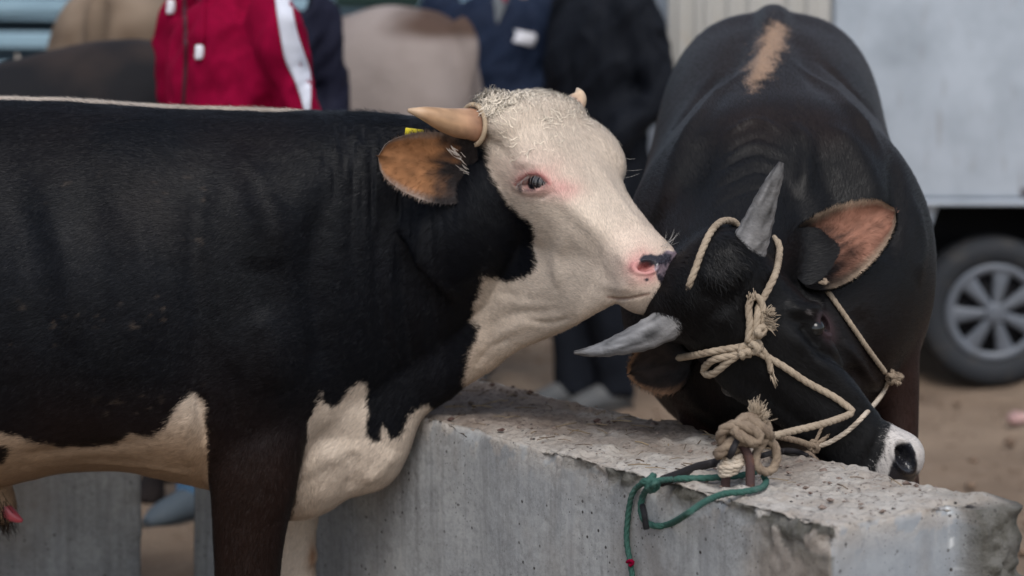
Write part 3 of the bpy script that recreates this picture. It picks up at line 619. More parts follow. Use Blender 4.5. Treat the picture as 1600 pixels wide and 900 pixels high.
    for ln, r, a in [([(322, 250), (308, 380), (318, 520), (322, 620)], .045, -.012), ([(530, 260), (492, 400), (500, 520), (510, 600)], .05, -.014), ([(430, 300), (415, 430)], .07, .010),
                     ([(312, 612), (318, 660), (326, 700)], .018, -.02), ([(296, 640), (290, 690), (300, 730)], .02, .012), ([(240, 690), (120, 702), (30, 715)], .03, -.008), ([(322, 745), (230, 728), (120, 722)], .02, .006),
                     ([(495, 660), (530, 650), (572, 645)], .04, .005), 
                      ([(490, 690), (530, 684), (580, 690)], .028, -.008), ([(548, 700), (553, 735), (546, 768)], .026, -.012), ([(470, 738), (500, 716), (540, 712)], .032, .009), ([(565, 752), (595, 735), (618, 700)], .03, .008),
                     ([(560, 250), (548, 340), (560, 460)], .022, -.006), ([(600, 320), (590, 430), (610, 560)], .022, -.008), ([(640, 320), (632, 450), (650, 600)], .018, -.007), ([(680, 320), (676, 420), (690, 560)], .016, -.006), ([(620, 330), (610, 450), (628, 600)], .016, .006), ([(662, 320), (655, 440), (672, 590)], .016, .006),
                     ([(755, 560), (790, 520), (850, 500)], .018, .008), ([(745, 530), (790, 495), (850, 486), (900, 480)], .016, -.007), ([(760, 480), (800, 470), (860, 480), (910, 474)], .02, .004), ([(770, 455), (830, 470), (900, 474)], .018, -.004), ([(820, 500), (860, 505), (900, 495)], .01, -.006), ([(742, 575), (765, 545), (800, 525)], .012, -.008),
                     ([(700, 230), (690, 300), (700, 380)], .02, -.008), ([(20, 260), (60, 420), (70, 560)], .055, -.008), ([(130, 260), (160, 420), (160, 560)], .055, -.008), ([(70, 300), (110, 430), (115, 560)], .045, .008), ([(200, 300), (235, 430), (235, 560)], .045, .008), ([(360, 230), (410, 300), (450, 420)], .05, .010), ([(400, 480), (430, 540), (440, 620)], .05, .010), ([(360, 560), (370, 640), (365, 720)], .03, -.008)]: s.stroke(ln, r, a * (.6 if r < .03 else .9))
    s.up()
    # face
    for ln, r, a in [([(790, 300), (812, 350), (845, 400), (862, 440)], .03, -.003), ([(800, 255), (828, 258), (858, 268)], .016, .010), ([(862, 292), (900, 330), (945, 372)], .024, .005), ([(868, 322), (905, 366), (950, 405)], .03, -.003), ([(862, 250), (900, 290), (945, 330)], .03, -.004),
                     ([(930, 250), (968, 315), (1010, 365)], .022, .007), ([(960, 395), (990, 420), (990, 450)], .02, .006), ([(950, 464), (966, 467), (985, 466), (1014, 459)], .0055, -.006), ([(935, 440), (965, 450), (1000, 450)], .016, .003),
                     ([(760, 200), (790, 240), (815, 262)], .02, -.005), ([(815, 150), (840, 190), (860, 240)], .03, .006), ([(890, 370), (870, 410), (880, 450)], .03, .006), ([(840, 312), (856, 306), (872, 296)], .007, -.004)]: s.stroke(ln, r, a * .8)
    s.up()
    # eye socket: almond opening in the picture plane of the near eye
    px = s.px; near = (s.face > 0) & (np.abs(px[:, 0] - 832) < 60) & (np.abs(px[:, 1] - 286) < 45)
    up = crom(np.array([(809, 291), (816, 281), (826, 274), (840, 273.5), (850, 279), (858, 288)]), 4); lo = crom(np.array([(858, 288), (846, 294), (834, 298), (820, 297.5), (809, 291)]), 4)
    alm = np.concatenate([up[:-1], lo[:-1]]); sd = sdpoly(px[near], alm); ec = s.pt(833, 286); en = s.N[s.pick(833, 286)]
    V = s.V.copy(); V[near] += s.N[near] * (-.016 * sst(0, 5, sd) + .0030 * np.exp(-((sd + 3) / 4) ** 2))[:, None]
    # nostril
    for (nx, ny, rx, ry, an) in ((1009, 417, 14, 8, -.1),):
        near = (s.face > .05) & (np.hypot(px[:, 0] - nx, px[:, 1] - ny) < 40); q = px[near] - (nx, ny); c_, s_ = math.cos(an), math.sin(an)
        rr = np.hypot((q[:, 0] * c_ + q[:, 1] * s_) / rx, (-q[:, 0] * s_ + q[:, 1] * c_) / ry)
        V[near] += s.N[near] * (-.026 * sst(1.05, .4, rr) + .005 * np.exp(-((rr - 1.35) / .3) ** 2))[:, None]
    V = V + s.N * (fbm(V, 30, 2, 3) * .0008)[:, None]
    nw = sst(470, 540, px[:, 0]) * sst(745, 700, px[:, 0]) * sst(430, 300, px[:, 1]) * (1 - np.exp(-0.0 * px[:, 0]) * 0)
    V = V - s.N * (nw * np.maximum(0, fbm(V * [1, .35, .10], 48, 2, 77) - .05) * .007)[:, None]
    s.V = V; s.up()
    V, N, px = s.V, s.N, s.px; loc = ((V - T) @ R) / S
    # ---- coat pattern
    noise = fbm(V, 22, 3, 17) * 7 + fbm(V, 70, 2, 18) * 4
    face_p = [(690, 60), (1150, 60), (1150, 620), (760, 650), (722, 612), (733, 580), (735, 560), (745, 535), (750, 511), (741, 500), (737, 472), (748, 450), (754, 432), (766, 433), (790, 441), (815, 438), (834, 426), (841, 402), (838, 370), (826, 346), (806, 326), (787, 302), (772, 266), (766, 236), (737, 214), (733, 180), (725, 150)]
    bris = [(452, 840), (462, 775), (472, 722), (478, 690), (485, 655), (495, 635), (504, 613), (507, 628), (520, 635), (531, 631), (540, 618), (551, 605), (572, 598), (575, 622), (577, 640), (575, 670), (583, 688), (593, 685), (598, 660), (603, 672), (609, 693), (626, 683), (634, 668), (640, 648), (650, 640), (668, 630), (678, 645), (680, 720), (640, 800), (560, 860)]
    bell = [(-700, 640), (-60, 664), (0, 674), (22, 679), (50, 689), (92, 696), (140, 699), (188, 694), (206, 680), (240, 684), (260, 668), (268, 650), (285, 626), (300, 610), (312, 614), (326, 632), (322, 664), (334, 690), (345, 820), (-700, 860)]
    spot = [(-16, 692), (14, 694), (22, 704), (8, 726), (-20, 728)]
    nearleg = (V[:, 1] < 5.50) & (px[:, 0] > 322) & (px[:, 0] < 492) & (px[:, 1] > 560)
    pf = sdpoly(px, face_p); pf = np.where(loc[:, 0] > -.12, pf, -20); pf = np.where((px[:, 0] < 755) & (px[:, 1] < 430) & (loc[:, 0] < -.06), -20, pf)
    pb = sdpoly(px, bris); pe = np.minimum(sdpoly(px, bell), -sdpoly(px, spot)); pe = np.where(px[:, 0] > 322 + 8 * fbm(V, 40, 2, 8), np.minimum(pe, -1), pe) if False else pe
    pt = np.maximum(np.maximum(pf, pb), pe); pt = np.where(nearleg & (px[:, 0] > 326) & (px[:, 0] < np.interp(px[:, 1], [560, 615, 655, 690, 722, 775, 810, 900], [505, 500, 484, 477, 471, 461, 453, 436])), -20, pt)
    pt = np.where((V[:, 1] > 5.66) & (px[:, 1] > 700) & (px[:, 0] > 400), 20, pt)
    strp = (.064 - np.abs(V[:, 1] - Y0 - .012)) * 670 * (N[:, 2] > .3) ; strp = np.where(N[:, 2] > .3, strp - 45 * sst(430, 500, px[:, 0]) - 30 * (px[:, 1] > 300), -20)
    pt = np.maximum(pt, strp); ptn = pt + noise * .55
    # colours
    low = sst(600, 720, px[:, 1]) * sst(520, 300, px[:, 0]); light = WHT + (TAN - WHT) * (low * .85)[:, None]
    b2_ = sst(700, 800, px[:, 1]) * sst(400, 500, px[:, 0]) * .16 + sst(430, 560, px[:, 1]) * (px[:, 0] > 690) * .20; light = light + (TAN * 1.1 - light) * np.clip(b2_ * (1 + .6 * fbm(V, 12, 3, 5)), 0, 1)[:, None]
    light = light * (1 + .10 * fbm(V, 9, 3, 21))[:, None]
    far_leg = (V[:, 1] > 5.66) & (px[:, 1] > 780) & (px[:, 0] > 400); light[far_leg] = WHT * .95; dc = np.exp(-((px[:, 0] - 488) / 7) ** 2 - ((px[:, 1] - 868) / 22) ** 2)[:, None] * far_leg[:, None]; light = light + (np.array([.30, .17, .10]) - light) * dc
    br = np.clip(.10 + .9 * sst(560, 800, px[:, 1]) + .2 * fbm(V, 5, 3, 9), 0, 1) * sst(560, 480, px[:, 0]); dark = BLK + (BRN - BLK) * br[:, None]
    dark = dark * (1 + .3 * fbm(V, 7, 3, 2))[:, None]; mud = (sst(.62, .8, vnoise(V, 75, 201)) * sst(.1, .5, vnoise(V, 9, 202)) * (px[:, 0] < 330) * sst(250, 300, px[:, 1]))[:, None]; dark = dark + (np.array([.06, .045, .035]) - dark) * mud * .6
    de = np.hypot((px[:, 0] - 836) / 1.5, px[:, 1] - 287); fm = (loc[:, 0] > .05) & (V[:, 1] < 5.6) & (s.face > -.2)
    pink = fm * (np.exp(-(de / 17) ** 2) * 1. + .7 * np.exp(-(((px[:, 0] - 882) / 26) ** 2 + ((px[:, 1] - 300) / 16) ** 2)) + .3 * np.exp(-(((px[:, 0] - 840) / 50) ** 2 + ((px[:, 1] - 268) / 26) ** 2)))
    dn = np.hypot(px[:, 0] - 1006, (px[:, 1] - 420) * 1.05); pink += fm * (1.0 * np.exp(-((dn - 6) / 19) ** 2) + .25 * np.exp(-(np.hypot(px[:, 0] - 1000, px[:, 1] - 410) / 45) ** 2))
    pink = np.clip(pink * (1 + .3 * fbm(V, 40, 2, 4)), 0, 1); lt0 = light.copy(); light = light + (PNK - light) * pink[:, None]
    muz = np.maximum.reduce([sdpoly(px, [(1012, 402), (1032, 397), (1060, 388), (1075, 420), (1064, 455), (1034, 449), (1026, 432), (1022, 417)]), sdpoly(px, [(998, 403), (1018, 398), (1028, 409), (1018, 416), (1002, 411), (996, 416)]), sdpoly(px, [(1004, 437), (1012, 434), (1018, 438), (1011, 441)])])
    muz = sst(-1.5, 1.5, muz + fbm(V, 60, 3, 12) * 3) * fm; pg = np.clip(.03 + .75 * np.maximum(0, fbm(V, 45, 3, 91)) + .5 * sst(1046, 1056, px[:, 0]) * sst(425, 405, px[:, 1]), 0, 1)[:, None]; light = light + (np.array([.010, .010, .016]) * (1 - pg) + np.array([.36, .27, .31]) * pg - light) * muz[:, None]
    nst = np.hypot((px[:, 0] - 1007) / 10, (px[:, 1] - 415) / 6); nst = sst(1.05, .5, nst) * fm; light = light + (np.array([.09, .012, .016]) - light) * (nst * .85)[:, None]
    pw = np.array([1064., 395.])
    eyp = sst(-1, 2, np.maximum(sdpoly(px, [(808, 288), (816, 284), (820, 296), (818, 303), (812, 300)]), sdpoly(px, [(816, 296), (838, 296), (836, 301), (820, 302)])) + fbm(V, 70, 2, 3) * 2) * fm
    light = light + (np.array([.05, .045, .05]) - light) * (eyp * .85)[:, None]
    lid = np.exp(-((sdpoly(px, [(809, 291), (816, 281), (826, 274), (840, 273.5), (850, 279), (858, 288), (846, 294), (834, 298), (820, 297.5)]) + 1.5) / 3.) ** 2) * (px[:, 1] < 290) * fm * .85; light = light + (np.array([.40, .15, .14]) - light) * lid[:, None]
    mth = np.exp(-(sdline(px, [(950, 464), (966, 467), (985, 466), (1014, 459)])[0] / 2.5) ** 2) * fm; light = light + (np.array([.20, .10, .07]) - light) * (mth * .75)[:, None]
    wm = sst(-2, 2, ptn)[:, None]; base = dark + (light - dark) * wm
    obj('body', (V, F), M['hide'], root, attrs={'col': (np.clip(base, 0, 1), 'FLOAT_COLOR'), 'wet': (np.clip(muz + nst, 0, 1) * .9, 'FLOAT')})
    # ---- hair flow
    ishead = loc[:, 0] > -.03; ishead &= pf > -200; hw_ = np.clip((loc[:, 0] + .02) / .08, 0, 1)[:, None] * (px[:, 0] > 700)[:, None]
    fl = np.stack([np.full(len(V), -1.), np.zeros(len(V)), np.full(len(V), -.35)], 1); lg = sst(600, 720, px[:, 1])[:, None] * ((px[:, 0] > 300) & (px[:, 0] < 500))[:, None]
    fl = fl * (1 - lg) + np.array([-.15, 0, -1]) * lg; nk = sst(480, 650, px[:, 0])[:, None]; fl = fl * (1 - .6 * nk) + np.array([-.35, 0, -.7]) * nk * .8
    fh = -R[:, 0][None] + .5 * R[:, 1] * np.sign(loc[:, 1:2]) * sst(.0, .1, np.abs(loc[:, 1:2])) * -1 - .25 * R[:, 2]; up_ = sst(.17, .02, loc[:, 0])[:, None]; fh = fh * (1 - .3 * up_)
    fl = fl * (1 - hw_) + fh * hw_; fl = fl + np.stack([fbm(V, 6, 2, 50), fbm(V, 6, 2, 51), fbm(V, 6, 2, 52)], 1) * .35
    ln = np.full(len(V), .0125); ln = np.where(hw_[:, 0] > .5, .009, ln); ln = ln * np.where((loc[:, 0] > .42), .5, 1) + .014 * np.exp(-((loc[:, 0] - .05) / .08) ** 2) * hw_[:, 0]
    lf = np.full(len(V), .16); lf = lf + .12 * hw_[:, 0]; vis = (s.face > -.35) & (px[:, 0] > -80) & (px[:, 0] < 1150) & (px[:, 1] < 980)
    bare = np.clip(muz + nst + sst(1.3, .8, dn / 16) * fm + np.exp(-(de / 9) ** 2) * 1.6 * fm + mth, 0, 1); wg = vis * (1 - bare * .98) * (1 + 1.6 * hw_[:, 0])
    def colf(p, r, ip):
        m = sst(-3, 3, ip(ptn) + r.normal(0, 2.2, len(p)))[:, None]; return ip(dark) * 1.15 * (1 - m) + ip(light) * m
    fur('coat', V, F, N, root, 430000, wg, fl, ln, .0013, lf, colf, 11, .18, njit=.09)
    # poll tuft and forehead curls
    tuft = np.exp(-((loc[:, 0] + .01) / .04) ** 2) * (loc[:, 2] > -.10) * (np.abs(loc[:, 1]) < .12) + .10 * np.exp(-((loc[:, 0] - .06) / .05) ** 2) * (loc[:, 2] > -.07) + .25 * np.exp(-((loc[:, 1] + .09) / .04) ** 2 - ((loc[:, 0] + .03) / .03) ** 2)
    ft = R[:, 0] * .2 + R[:, 2] * .25 + R[:, 1] * .6 * np.array(-1.) + np.stack([fbm(V, 12, 2, 61), fbm(V, 12, 2, 62), fbm(V, 12, 2, 63)], 1) * 1.1
    fur('poll_tuft', V, F, N, root, 4200, tuft * (pt > 0) * (s.face > -.5), ft, np.full(len(V), .032) + .02 * np.exp(-((loc[:, 1] + .09) / .04) ** 2) * (loc[:, 0] < .02), .0024, np.full(len(V), .30) + .3 * np.exp(-((loc[:, 1] + .09) / .04) ** 2) * (loc[:, 0] < .02), np.repeat([[.80, .70, .57]], len(V), 0), 12, .35, 5, .7, 1.2, .2)
    bk = (N[:, 2] > .25) * (px[:, 0] > -60) * (px[:, 0] < 640) * (np.abs(V[:, 1] - Y0) < .09)
    fur('back_fringe', V, F, N, root, 6000, bk.astype(float), fl, np.full(len(V), .02) + .014 * sst(520, 570, px[:, 0]), .0012, np.full(len(V), .45), lambda p, r, ip: np.where((ip(ptn) > 0)[:, None], ip(light), ip(dark)), 13, .6, 3, .2, .6)
    bt = np.exp(-((px[:, 0] - 5) / 16) ** 2 - ((px[:, 1] - 800) / 22) ** 2)
    fur('sheath_hair', V, F, N, root, 160, bt, np.repeat([[.2, 0, -1.]], len(V), 0), np.full(len(V), .06), .0016, np.full(len(V), .25), np.repeat([[.03, .02, .015]], len(V), 0), 14, .3, 4, .15, .7)
    s5 = P(12, 800, Y0 - .02); obj('sheath_tip', ctube([s5 + [-.03, 0, .03], s5, s5 + [.022, -.005, -.014], s5 + [.036, -.006, -.02]], [.022, .018, .011, .004], 4, 12), mat('pink_skin', (.42, .07, .09), .3, .5), root)
    # eye
    eV, eF = ellipsoid(ec - en * .0335, (.0335, .0335, .0335), None, 24, 36); q = proj(eV); d1 = np.hypot((q[:, 0] - 841) / 1.3, q[:, 1] - 286.5)
    ecol = np.where((d1 < 13)[:, None], np.array([.008, .008, .011]), np.array([.10, .085, .09])); obj('eye', (eV, eF), M['eye'], root, attrs={'col': (ecol, 'FLOAT_COLOR')})
    e2 = H(.19, .108, -.05); obj('eye', ellipsoid(e2 - R[:, 1] * .008, (.024, .024, .024)), M['eye'], root, attrs={'col': (np.full((14 * 20 + 2, 3), .01), 'FLOAT_COLOR')})
    ls = []
    for k in range(22):
        t = k / 21; a = up[int(2 + t * (len(up) - 5))]; p0 = s.pt(a[0], a[1] + .5, .001); dn_ = np.array([-.25 - .5 * (1 - t) + rng.normal(0, .15), -.75, -.55 + rng.normal(0, .15)])
        ls.append(tube([p0, p0 + nrm(dn_) * .012, p0 + nrm(dn_ + [0, 0, -.7]) * .023], [.0004, .00035, .00015], 4))
    obj('eyelash', join(*ls), mat('lash', (.30, .28, .27), .6, .3), root, kind='stuff')
    wk = []
    for k in range(24):
        a = (rng.uniform(1030, 1048), rng.uniform(376, 392)) if k % 9 else (rng.uniform(980, 986), rng.uniform(238, 290)); i = s.pick(*a); dd = nrm(s.N[i] + R[:, 0] * .5 + rng.normal(0, .35, 3) + [0, 0, .3]); l = rng.uniform(.015, .04)
        wk.append(tube([s.V[i], s.V[i] + dd * l * .5, s.V[i] + dd * l + [0, 0, .003]], [.00025, .00022, .0001], 4))
    obj('whisker', join(*wk), mat('whisker', (.55, .53, .5), .5, .3), root, kind='stuff')
    # horns
    b0, t0 = s.pt(752, 196), P(637, 172, 5.30); b0 = P(760, 197, s.V[s.pick(752, 196), 1] + .02)
    horn(root, [b0, P(735, 195, 5.38), P(700, 189, 5.34), P(665, 178, 5.31), t0], [.040, .037, .029, .0165, .004], (.34, .17, .12), (.42, .26, .15), (.55, .40, .27), 5)
    f0 = H(.0, .105, -.015); horn(root, [f0, P(893, 168, 5.56), P(903, 156, 5.58), P(905, 147, 5.59), P(902, 138, 5.60)], [.032, .028, .021, .013, .003], (.46, .28, .2), (.52, .38, .26), (.6, .5, .4), 6)
    # near ear
    eb = s.pt(742, 272); ebase = eb + np.array([.0, -.005, 0]); etip = P(595, 246, eb[1] - .10)
    er = ear(root, 'ear', ebase, etip, P(650, 304, eb[1]) - P(672, 208, eb[1] - .0), np.linalg.norm(etip - ebase), .135, .03, [(.27, .125, .055), (.26, .21, .18), (.022, .018, .018)], 71, hairs=1800, basew=.5, tipk=.42, tipe=1.0, stk=.2)
    fb_ = H(.04, .06, -.12); ear(root, 'ear', fb_, fb_ + (R @ np.array([-.45, .25, -.8])) * .17, R[:, 0] + np.array([0, .2, 0]), .2, .12, .03, [(.3, .14, .06), (.15, .12, .1), (.022, .018, .018)], 72, hairs=300)
    tg = P(647, 209, (ebase * .35 + etip * .65)[1] + .030); Rm = rotz(0); obj('ear_tag', bbox(tg + np.array([0, .004, -.004]), (.042, .005, .030), .002, np.array([[.99, 0, .12], [0, 1, 0], [-.12, 0, .99]])), M['yellow'], root)
    tf = [fray(P(x, y, eb[1] - .035 + (x - 712) * .001), (-.75, -.2, .55), .02, 7, .2, .0005, i) for i, (x, y) in enumerate(((722, 250), (716, 243), (712, 238), (730, 268)))]; obj('ear_tuft', join(*tf), mat('tuft', (.62, .56, .5), .7, .2), er, kind='stuff')
    # hooves
    for (x, y, yy) in ((388, 1150, 5.40), (462, 1112, 5.80), (-512, 1152, 5.38), (-472, 1114, 5.78)):
        c = P(x, y, yy); c[2] = .035
        for dy in (-.038, .038): obj('hoof', ctube([c + [-.02, dy, .05], c + [.0, dy, .03], c + [.045, dy * 1.05, -.012], c + [.06, dy, -.03]], [.042, .05, .05, .03], 4, 14), M['dark'], root)
    return s, H, R
S1, H1, R1 = build_bull1()
# cord looped round the near horn
hb = P(739, 195.5, 5.385); ca = nrm(P(752, 199, 5.40) - P(722, 192, 5.365)); cu = nrm(np.cross(ca, [0, 1, 0])); cv = np.cross(ca, cu); cd = []
cu = nrm(cu + ca * -.18 * np.sign(cu[2]))
for k in range(28): a = k / 28 * 2 * math.pi; cd.append(hb + cu * .0455 * math.cos(a) + cv * .045 * math.sin(a))
o_ = obj('horn_cord', tube(crom(np.array(cd), 2, True), .0058, 10), M['cord_tan'])
tag(o_, 'thin cream cord looped round the base of the tan horn', 'cord')
# ------------------------------------------------------------------ the all-black bull with its head down
def build_bull2():
    R = np.array([[.672, .741, -.017], [-.039, .012, -.999], [-.74, .672, .037]]); T = np.array([.417, 5.094, 1.090]); S = 1.10
    H = lambda s, h, u: T + S * (R @ np.array([s, h, u]))
    root = thing('bull', 'dark bull with grey horns and a rope halter, lowering its head to the block', 'bull', (.66, 6.0, 0))
    sec = [(7.12, 1205, 1.30, .95, .12, 1, 0), (7.05, 1205, 1.50, .8, .22, .8, 0), (6.9, 1205, 1.59, .70, .285, .75, 0), (6.72, 1204, 1.625, .68, .31, .72, -.05), (6.52, 1203, 1.60, .66, .315, .72, -.05), (6.3, 1204, 1.575, .60, .33, .8, .02), (6.05, 1208, 1.525, .56, .36, .95, .1),
           (5.8, 1214, 1.475, .58, .372, .95, .06), (5.6, 1219, 1.43, .62, .362, .95, -.06), (5.45, 1222, 1.33, .66, .315, 1, -.12), (5.34, 1224, 1.18, .70, .24, 1, -.1), (5.26, 1222, 1.02, .76, .14, 1, 0)]
    q = crom(np.array(sec), 6); th = np.arange(44) * 2 * math.pi / 44; rings = []
    for Y, cx, zt, zb, hw, e, eg in q:
        x = P(cx, 300, Y)[0]; cs, sn = np.cos(th), np.sin(th)
        rings.append(np.stack([x + hw * np.sign(sn) * np.abs(sn) ** e * (1 - eg * cs), np.full(44, Y), (zt + zb) / 2 + (zt - zb) / 2 * np.sign(cs) * np.abs(cs) ** (.55 + .45 * e)], 1))
    pt = lambda Y, z, dx: np.array([P(1212, 300, Y)[0] + dx, Y, z])
    def lg(pts, r): return ctube(np.array(pts), np.array(r) * .9, 5, 22, (1, 0, 0), np.array(r))
    spn = [(P(1204, 300, y)[0], y, z - .056) for y, z in ((7.0, 1.545), (6.85, 1.618), (6.7, 1.655), (6.5, 1.638), (6.3, 1.59), (6.05, 1.535), (5.8, 1.485), (5.6, 1.435))]
    pcs = [loft(np.array(rings)), ellipsoid(H(.0, -.085, -.055), (.08, .062, .07), R), ctube(spn, [.045] + [.05] * 6 + [.045], 5, 16), head_loft(T, S, R, [(s_, zt, zb, wt * (1 + .28 * sst(.44, .52, s_)), wm * (1 + .25 * sst(.44, .52, s_)), wb) for s_, zt, zb, wt, wm, wb in HEAD]),
           ctube([P(1195, 290, 5.9), P(1178, 350, 5.62), P(1145, 410, 5.40), H(.05, 0, -.12)], [.23, .225, .175, .125], 6, 30),
           ctube([P(1205, 560, 5.62), P(1160, 560, 5.45), H(.16, 0, -.2)], [.16, .12, .07], 6, 24),
           lg([P(1365, 470, 5.62), P(1385, 560, 5.58), P(1397, 620, 5.57), (P(1400, 700, 5.56)), P(1398, 790, 5.56), P(1392, 860, 5.57), P(1390, 960, 5.58), P(1390, 1060, 5.58), P(1388, 1130, 5.55)], [.13, .085, .062, .054, .06, .045, .036, .045, .06]),
           lg([P(1105, 470, 5.62), P(1095, 560, 5.58), P(1098, 640, 5.57), (P(1100, 720, 5.56)), P(1100, 790, 5.56), P(1102, 860, 5.57), P(1104, 960, 5.58), P(1104, 1060, 5.58), P(1104, 1130, 5.55)], [.13, .085, .062, .054, .06, .045, .036, .045, .06])]
    for dx in (-.2, .2):
        pcs.append(lg([pt(6.75, 1.15, dx * .9), pt(6.72, .9, dx), pt(6.8, .68, dx), pt(6.93, .5, dx), pt(6.95, .44, dx), pt(6.88, .28, dx), pt(6.85, .1, dx), pt(6.8, .03, dx)], [.19, .17, .1, .062, .055, .04, .042, .055]))
        pcs.append(ellipsoid(pt(5.68, 1.08, dx * 1.08), (.11, .17, .27)))
    pcs.append(ctube([pt(7.08, 1.5, 0), pt(7.17, 1.42, 0), pt(7.18, 1.1, 0), pt(7.17, .7, .02), pt(7.17, .55, .02)], [.05, .035, .025, .02, .045], 6, 14))
    V, F = remesh(join(*pcs), .007); V = lap(V, F, 16); loc = ((V - T) @ R) / S
    V, F = subdivide_region(V, F, (loc[:, 0] > -.06) & (loc[:, 2] > -.3) & (np.abs(loc[:, 1]) < .2)); V = lap(V, F, 4); V = V + vnormals(V, F) * .004
    s = Surf(V, F)
    for ln, r, a in [([(1202, 12), (1195, 70), (1180, 140)], .03, .012), ([(1165, 40), (1150, 90), (1120, 150)], .05, -.012), ([(1240, 45), (1262, 95), (1290, 150)], .05, -.012), ([(1160, 105), (1110, 160), (1055, 245)], .03, .018), ([(1130, 105), (1080, 160), (1040, 210)], .04, -.014), ([(1245, 95), (1310, 150), (1375, 235)], .03, .018), ([(1275, 85), (1335, 140), (1375, 180)], .04, -.014),
                     ([(1290, 190), (1345, 250), (1375, 330)], .05, .014), ([(1260, 210), (1300, 300), (1310, 400)], .05, -.012), ([(1395, 230), (1400, 320), (1385, 420)], .035, -.014), ([(1085, 200), (1050, 270), (1035, 350)], .05, .012), ([(1120, 200), (1090, 280), (1085, 360)], .05, -.012),
                     ([(1240, 190), (1262, 240), (1250, 320)], .03, .014), ([(1225, 210), (1180, 190), (1130, 215)], .018, .008), ([(1225, 232), (1180, 216), (1125, 244)], .012, -.004), ([(1228, 258), (1180, 240), (1118, 270)], .012, -.004), ([(1225, 285), (1180, 268), (1112, 300)], .012, -.004), ([(1220, 312), (1175, 296), (1108, 330)], .012, -.003), ([(1228, 245), (1180, 228), (1122, 257)], .012, .003), ([(1225, 271), (1180, 255), (1115, 285)], .012, .003),
                     ([(1425, 300), (1440, 380), (1430, 450)], .04, .008), ([(1330, 480), (1360, 540), (1375, 600)], .04, -.01),
                     ([(1225, 480), (1258, 484), (1290, 476)], .022, .014), ([(1250, 505), (1262, 525), (1280, 545)], .016, -.008), ([(1215, 500), (1290, 575), (1370, 650)], .03, .010), ([(1265, 545), (1315, 565), (1355, 605)], .022, -.012), ([(1310, 530), (1345, 570), (1375, 615)], .016, .007), ([(1150, 580), (1220, 640), (1290, 690)], .04, -.012), ([(1120, 480), (1150, 510), (1180, 530)], .05, .010), ([(1180, 430), (1240, 500), (1300, 570)], .05, -.008), ([(1385, 640), (1370, 690), (1350, 735)], .018, -.006), ([(1090, 420), (1130, 440), (1165, 400)], .03, .012)]: s.stroke(ln, r, a)
    s.up(); px = s.px; V = s.V.copy(); loc = ((V - T) @ R) / S
    rad2 = lambda cx, cy, rx, ry, an: np.hypot(((px[:, 0] - cx) * math.cos(an) + (px[:, 1] - cy) * math.sin(an)) / rx, (-(px[:, 0] - cx) * math.sin(an) + (px[:, 1] - cy) * math.cos(an)) / ry)
    hd = (loc[:, 0] > .05) & (s.face > -.2) & (V[:, 1] < 5.35)
    e_ = rad2(1288, 508, 15, 6, 1.2); V += s.N * (hd * (-.010 * sst(1., .5, e_) + .006 * np.exp(-((e_ - 1.25) / .3) ** 2)))[:, None]
    n_ = rad2(1411, 712, 21, 12, 1.15); V += s.N * (hd * (-.03 * sst(1.05, .4, n_) + .007 * np.exp(-((n_ - 1.3) / .25) ** 2)))[:, None]
    s.V = V; s.up(); V, N = s.V, s.N
    BLK = np.array([.0045, .0044, .0050]); dark = BLK * .9 + (BRN - BLK) * np.clip(.25 + .6 * fbm(V, 3.5, 3, 9) + .7 * sst(1.0, .5, V[:, 2]) * (loc[:, 0] < -.05) + .4 * sst(5.6, 6.2, V[:, 1]), 0, 1)[:, None]; lgb = (sst(1.0, .75, V[:, 2]) * (loc[:, 2] < -.35))[:, None]; dark = dark + (np.array([.026, .011, .008]) - dark) * lgb; dark = dark * (1 + .3 * fbm(V, 7, 3, 2))[:, None]; back_sheen = np.clip(sst(5.45, 5.8, V[:, 1]) * sst(6.75, 6.3, V[:, 1]) * sst(.2, .7, N[:, 2]) * (.8 + .6 * fbm(V * [1, .3, 1], 9, 3, 14)), 0, 1)[:, None]; dark = dark + (np.array([.017, .0125, .0115]) - dark) * back_sheen  # brown-grey sheen of the upward-facing back is painted into the coat colour
    st = sdpoly(px, [(1176, 142), (1164, 128), (1172, 98), (1186, 66), (1200, 40), (1216, 38), (1228, 50), (1228, 72), (1214, 96), (1200, 122)]) + fbm(V, 30, 3, 5) * 8; st = np.where((V[:, 1] > 5.5) & (N[:, 2] > .2), st - 3, -30)
    mz = sdpoly(px, [(1340, 760), (1366, 742), (1378, 716), (1384, 686), (1393, 664), (1412, 654), (1432, 656), (1460, 680), (1470, 740), (1440, 790), (1360, 790)]) + fbm(V, 40, 2, 5) * 3; mz = np.where((loc[:, 0] > .35) & (V[:, 1] < 5.32), mz, -30)
    pad = sdpoly(px, [(1386, 742), (1394, 722), (1398, 702), (1408, 692), (1420, 694), (1430, 712), (1436, 745), (1425, 775), (1385, 775)]) + fbm(V, 50, 2, 6) * 3; pad = np.where(loc[:, 0] > .35, pad, -30)
    lt = np.where((mz > -20)[:, None], np.array([.60, .56, .53]) * (1 - .5 * sst(.5, -1.5, mz * 0 + (px[:, 0] - 1395) / 20.)[:, None] * .5), np.array([.36, .235, .155])); ptn = np.maximum(st, mz)
    pdm = sst(-2, 3, pad)[:, None]; lt = lt + (np.array([.012, .012, .016]) - lt) * pdm; wm = np.where((mz > st)[:, None], sst(-3, 3, ptn)[:, None], sst(-9, 9, ptn)[:, None] * .95)
    ep = (np.exp(-np.maximum(0, rad2(1290, 512, 30, 15, 1.2) - .45) ** 2 * 5) * hd * .55)[:, None]; dark = dark + (np.array([.06, .034, .04]) - dark) * ep
    wk_ = (rad2(1263, 488, 5, 3, .5) < 1.1) & hd; dark[wk_] = [.10, .09, .09]
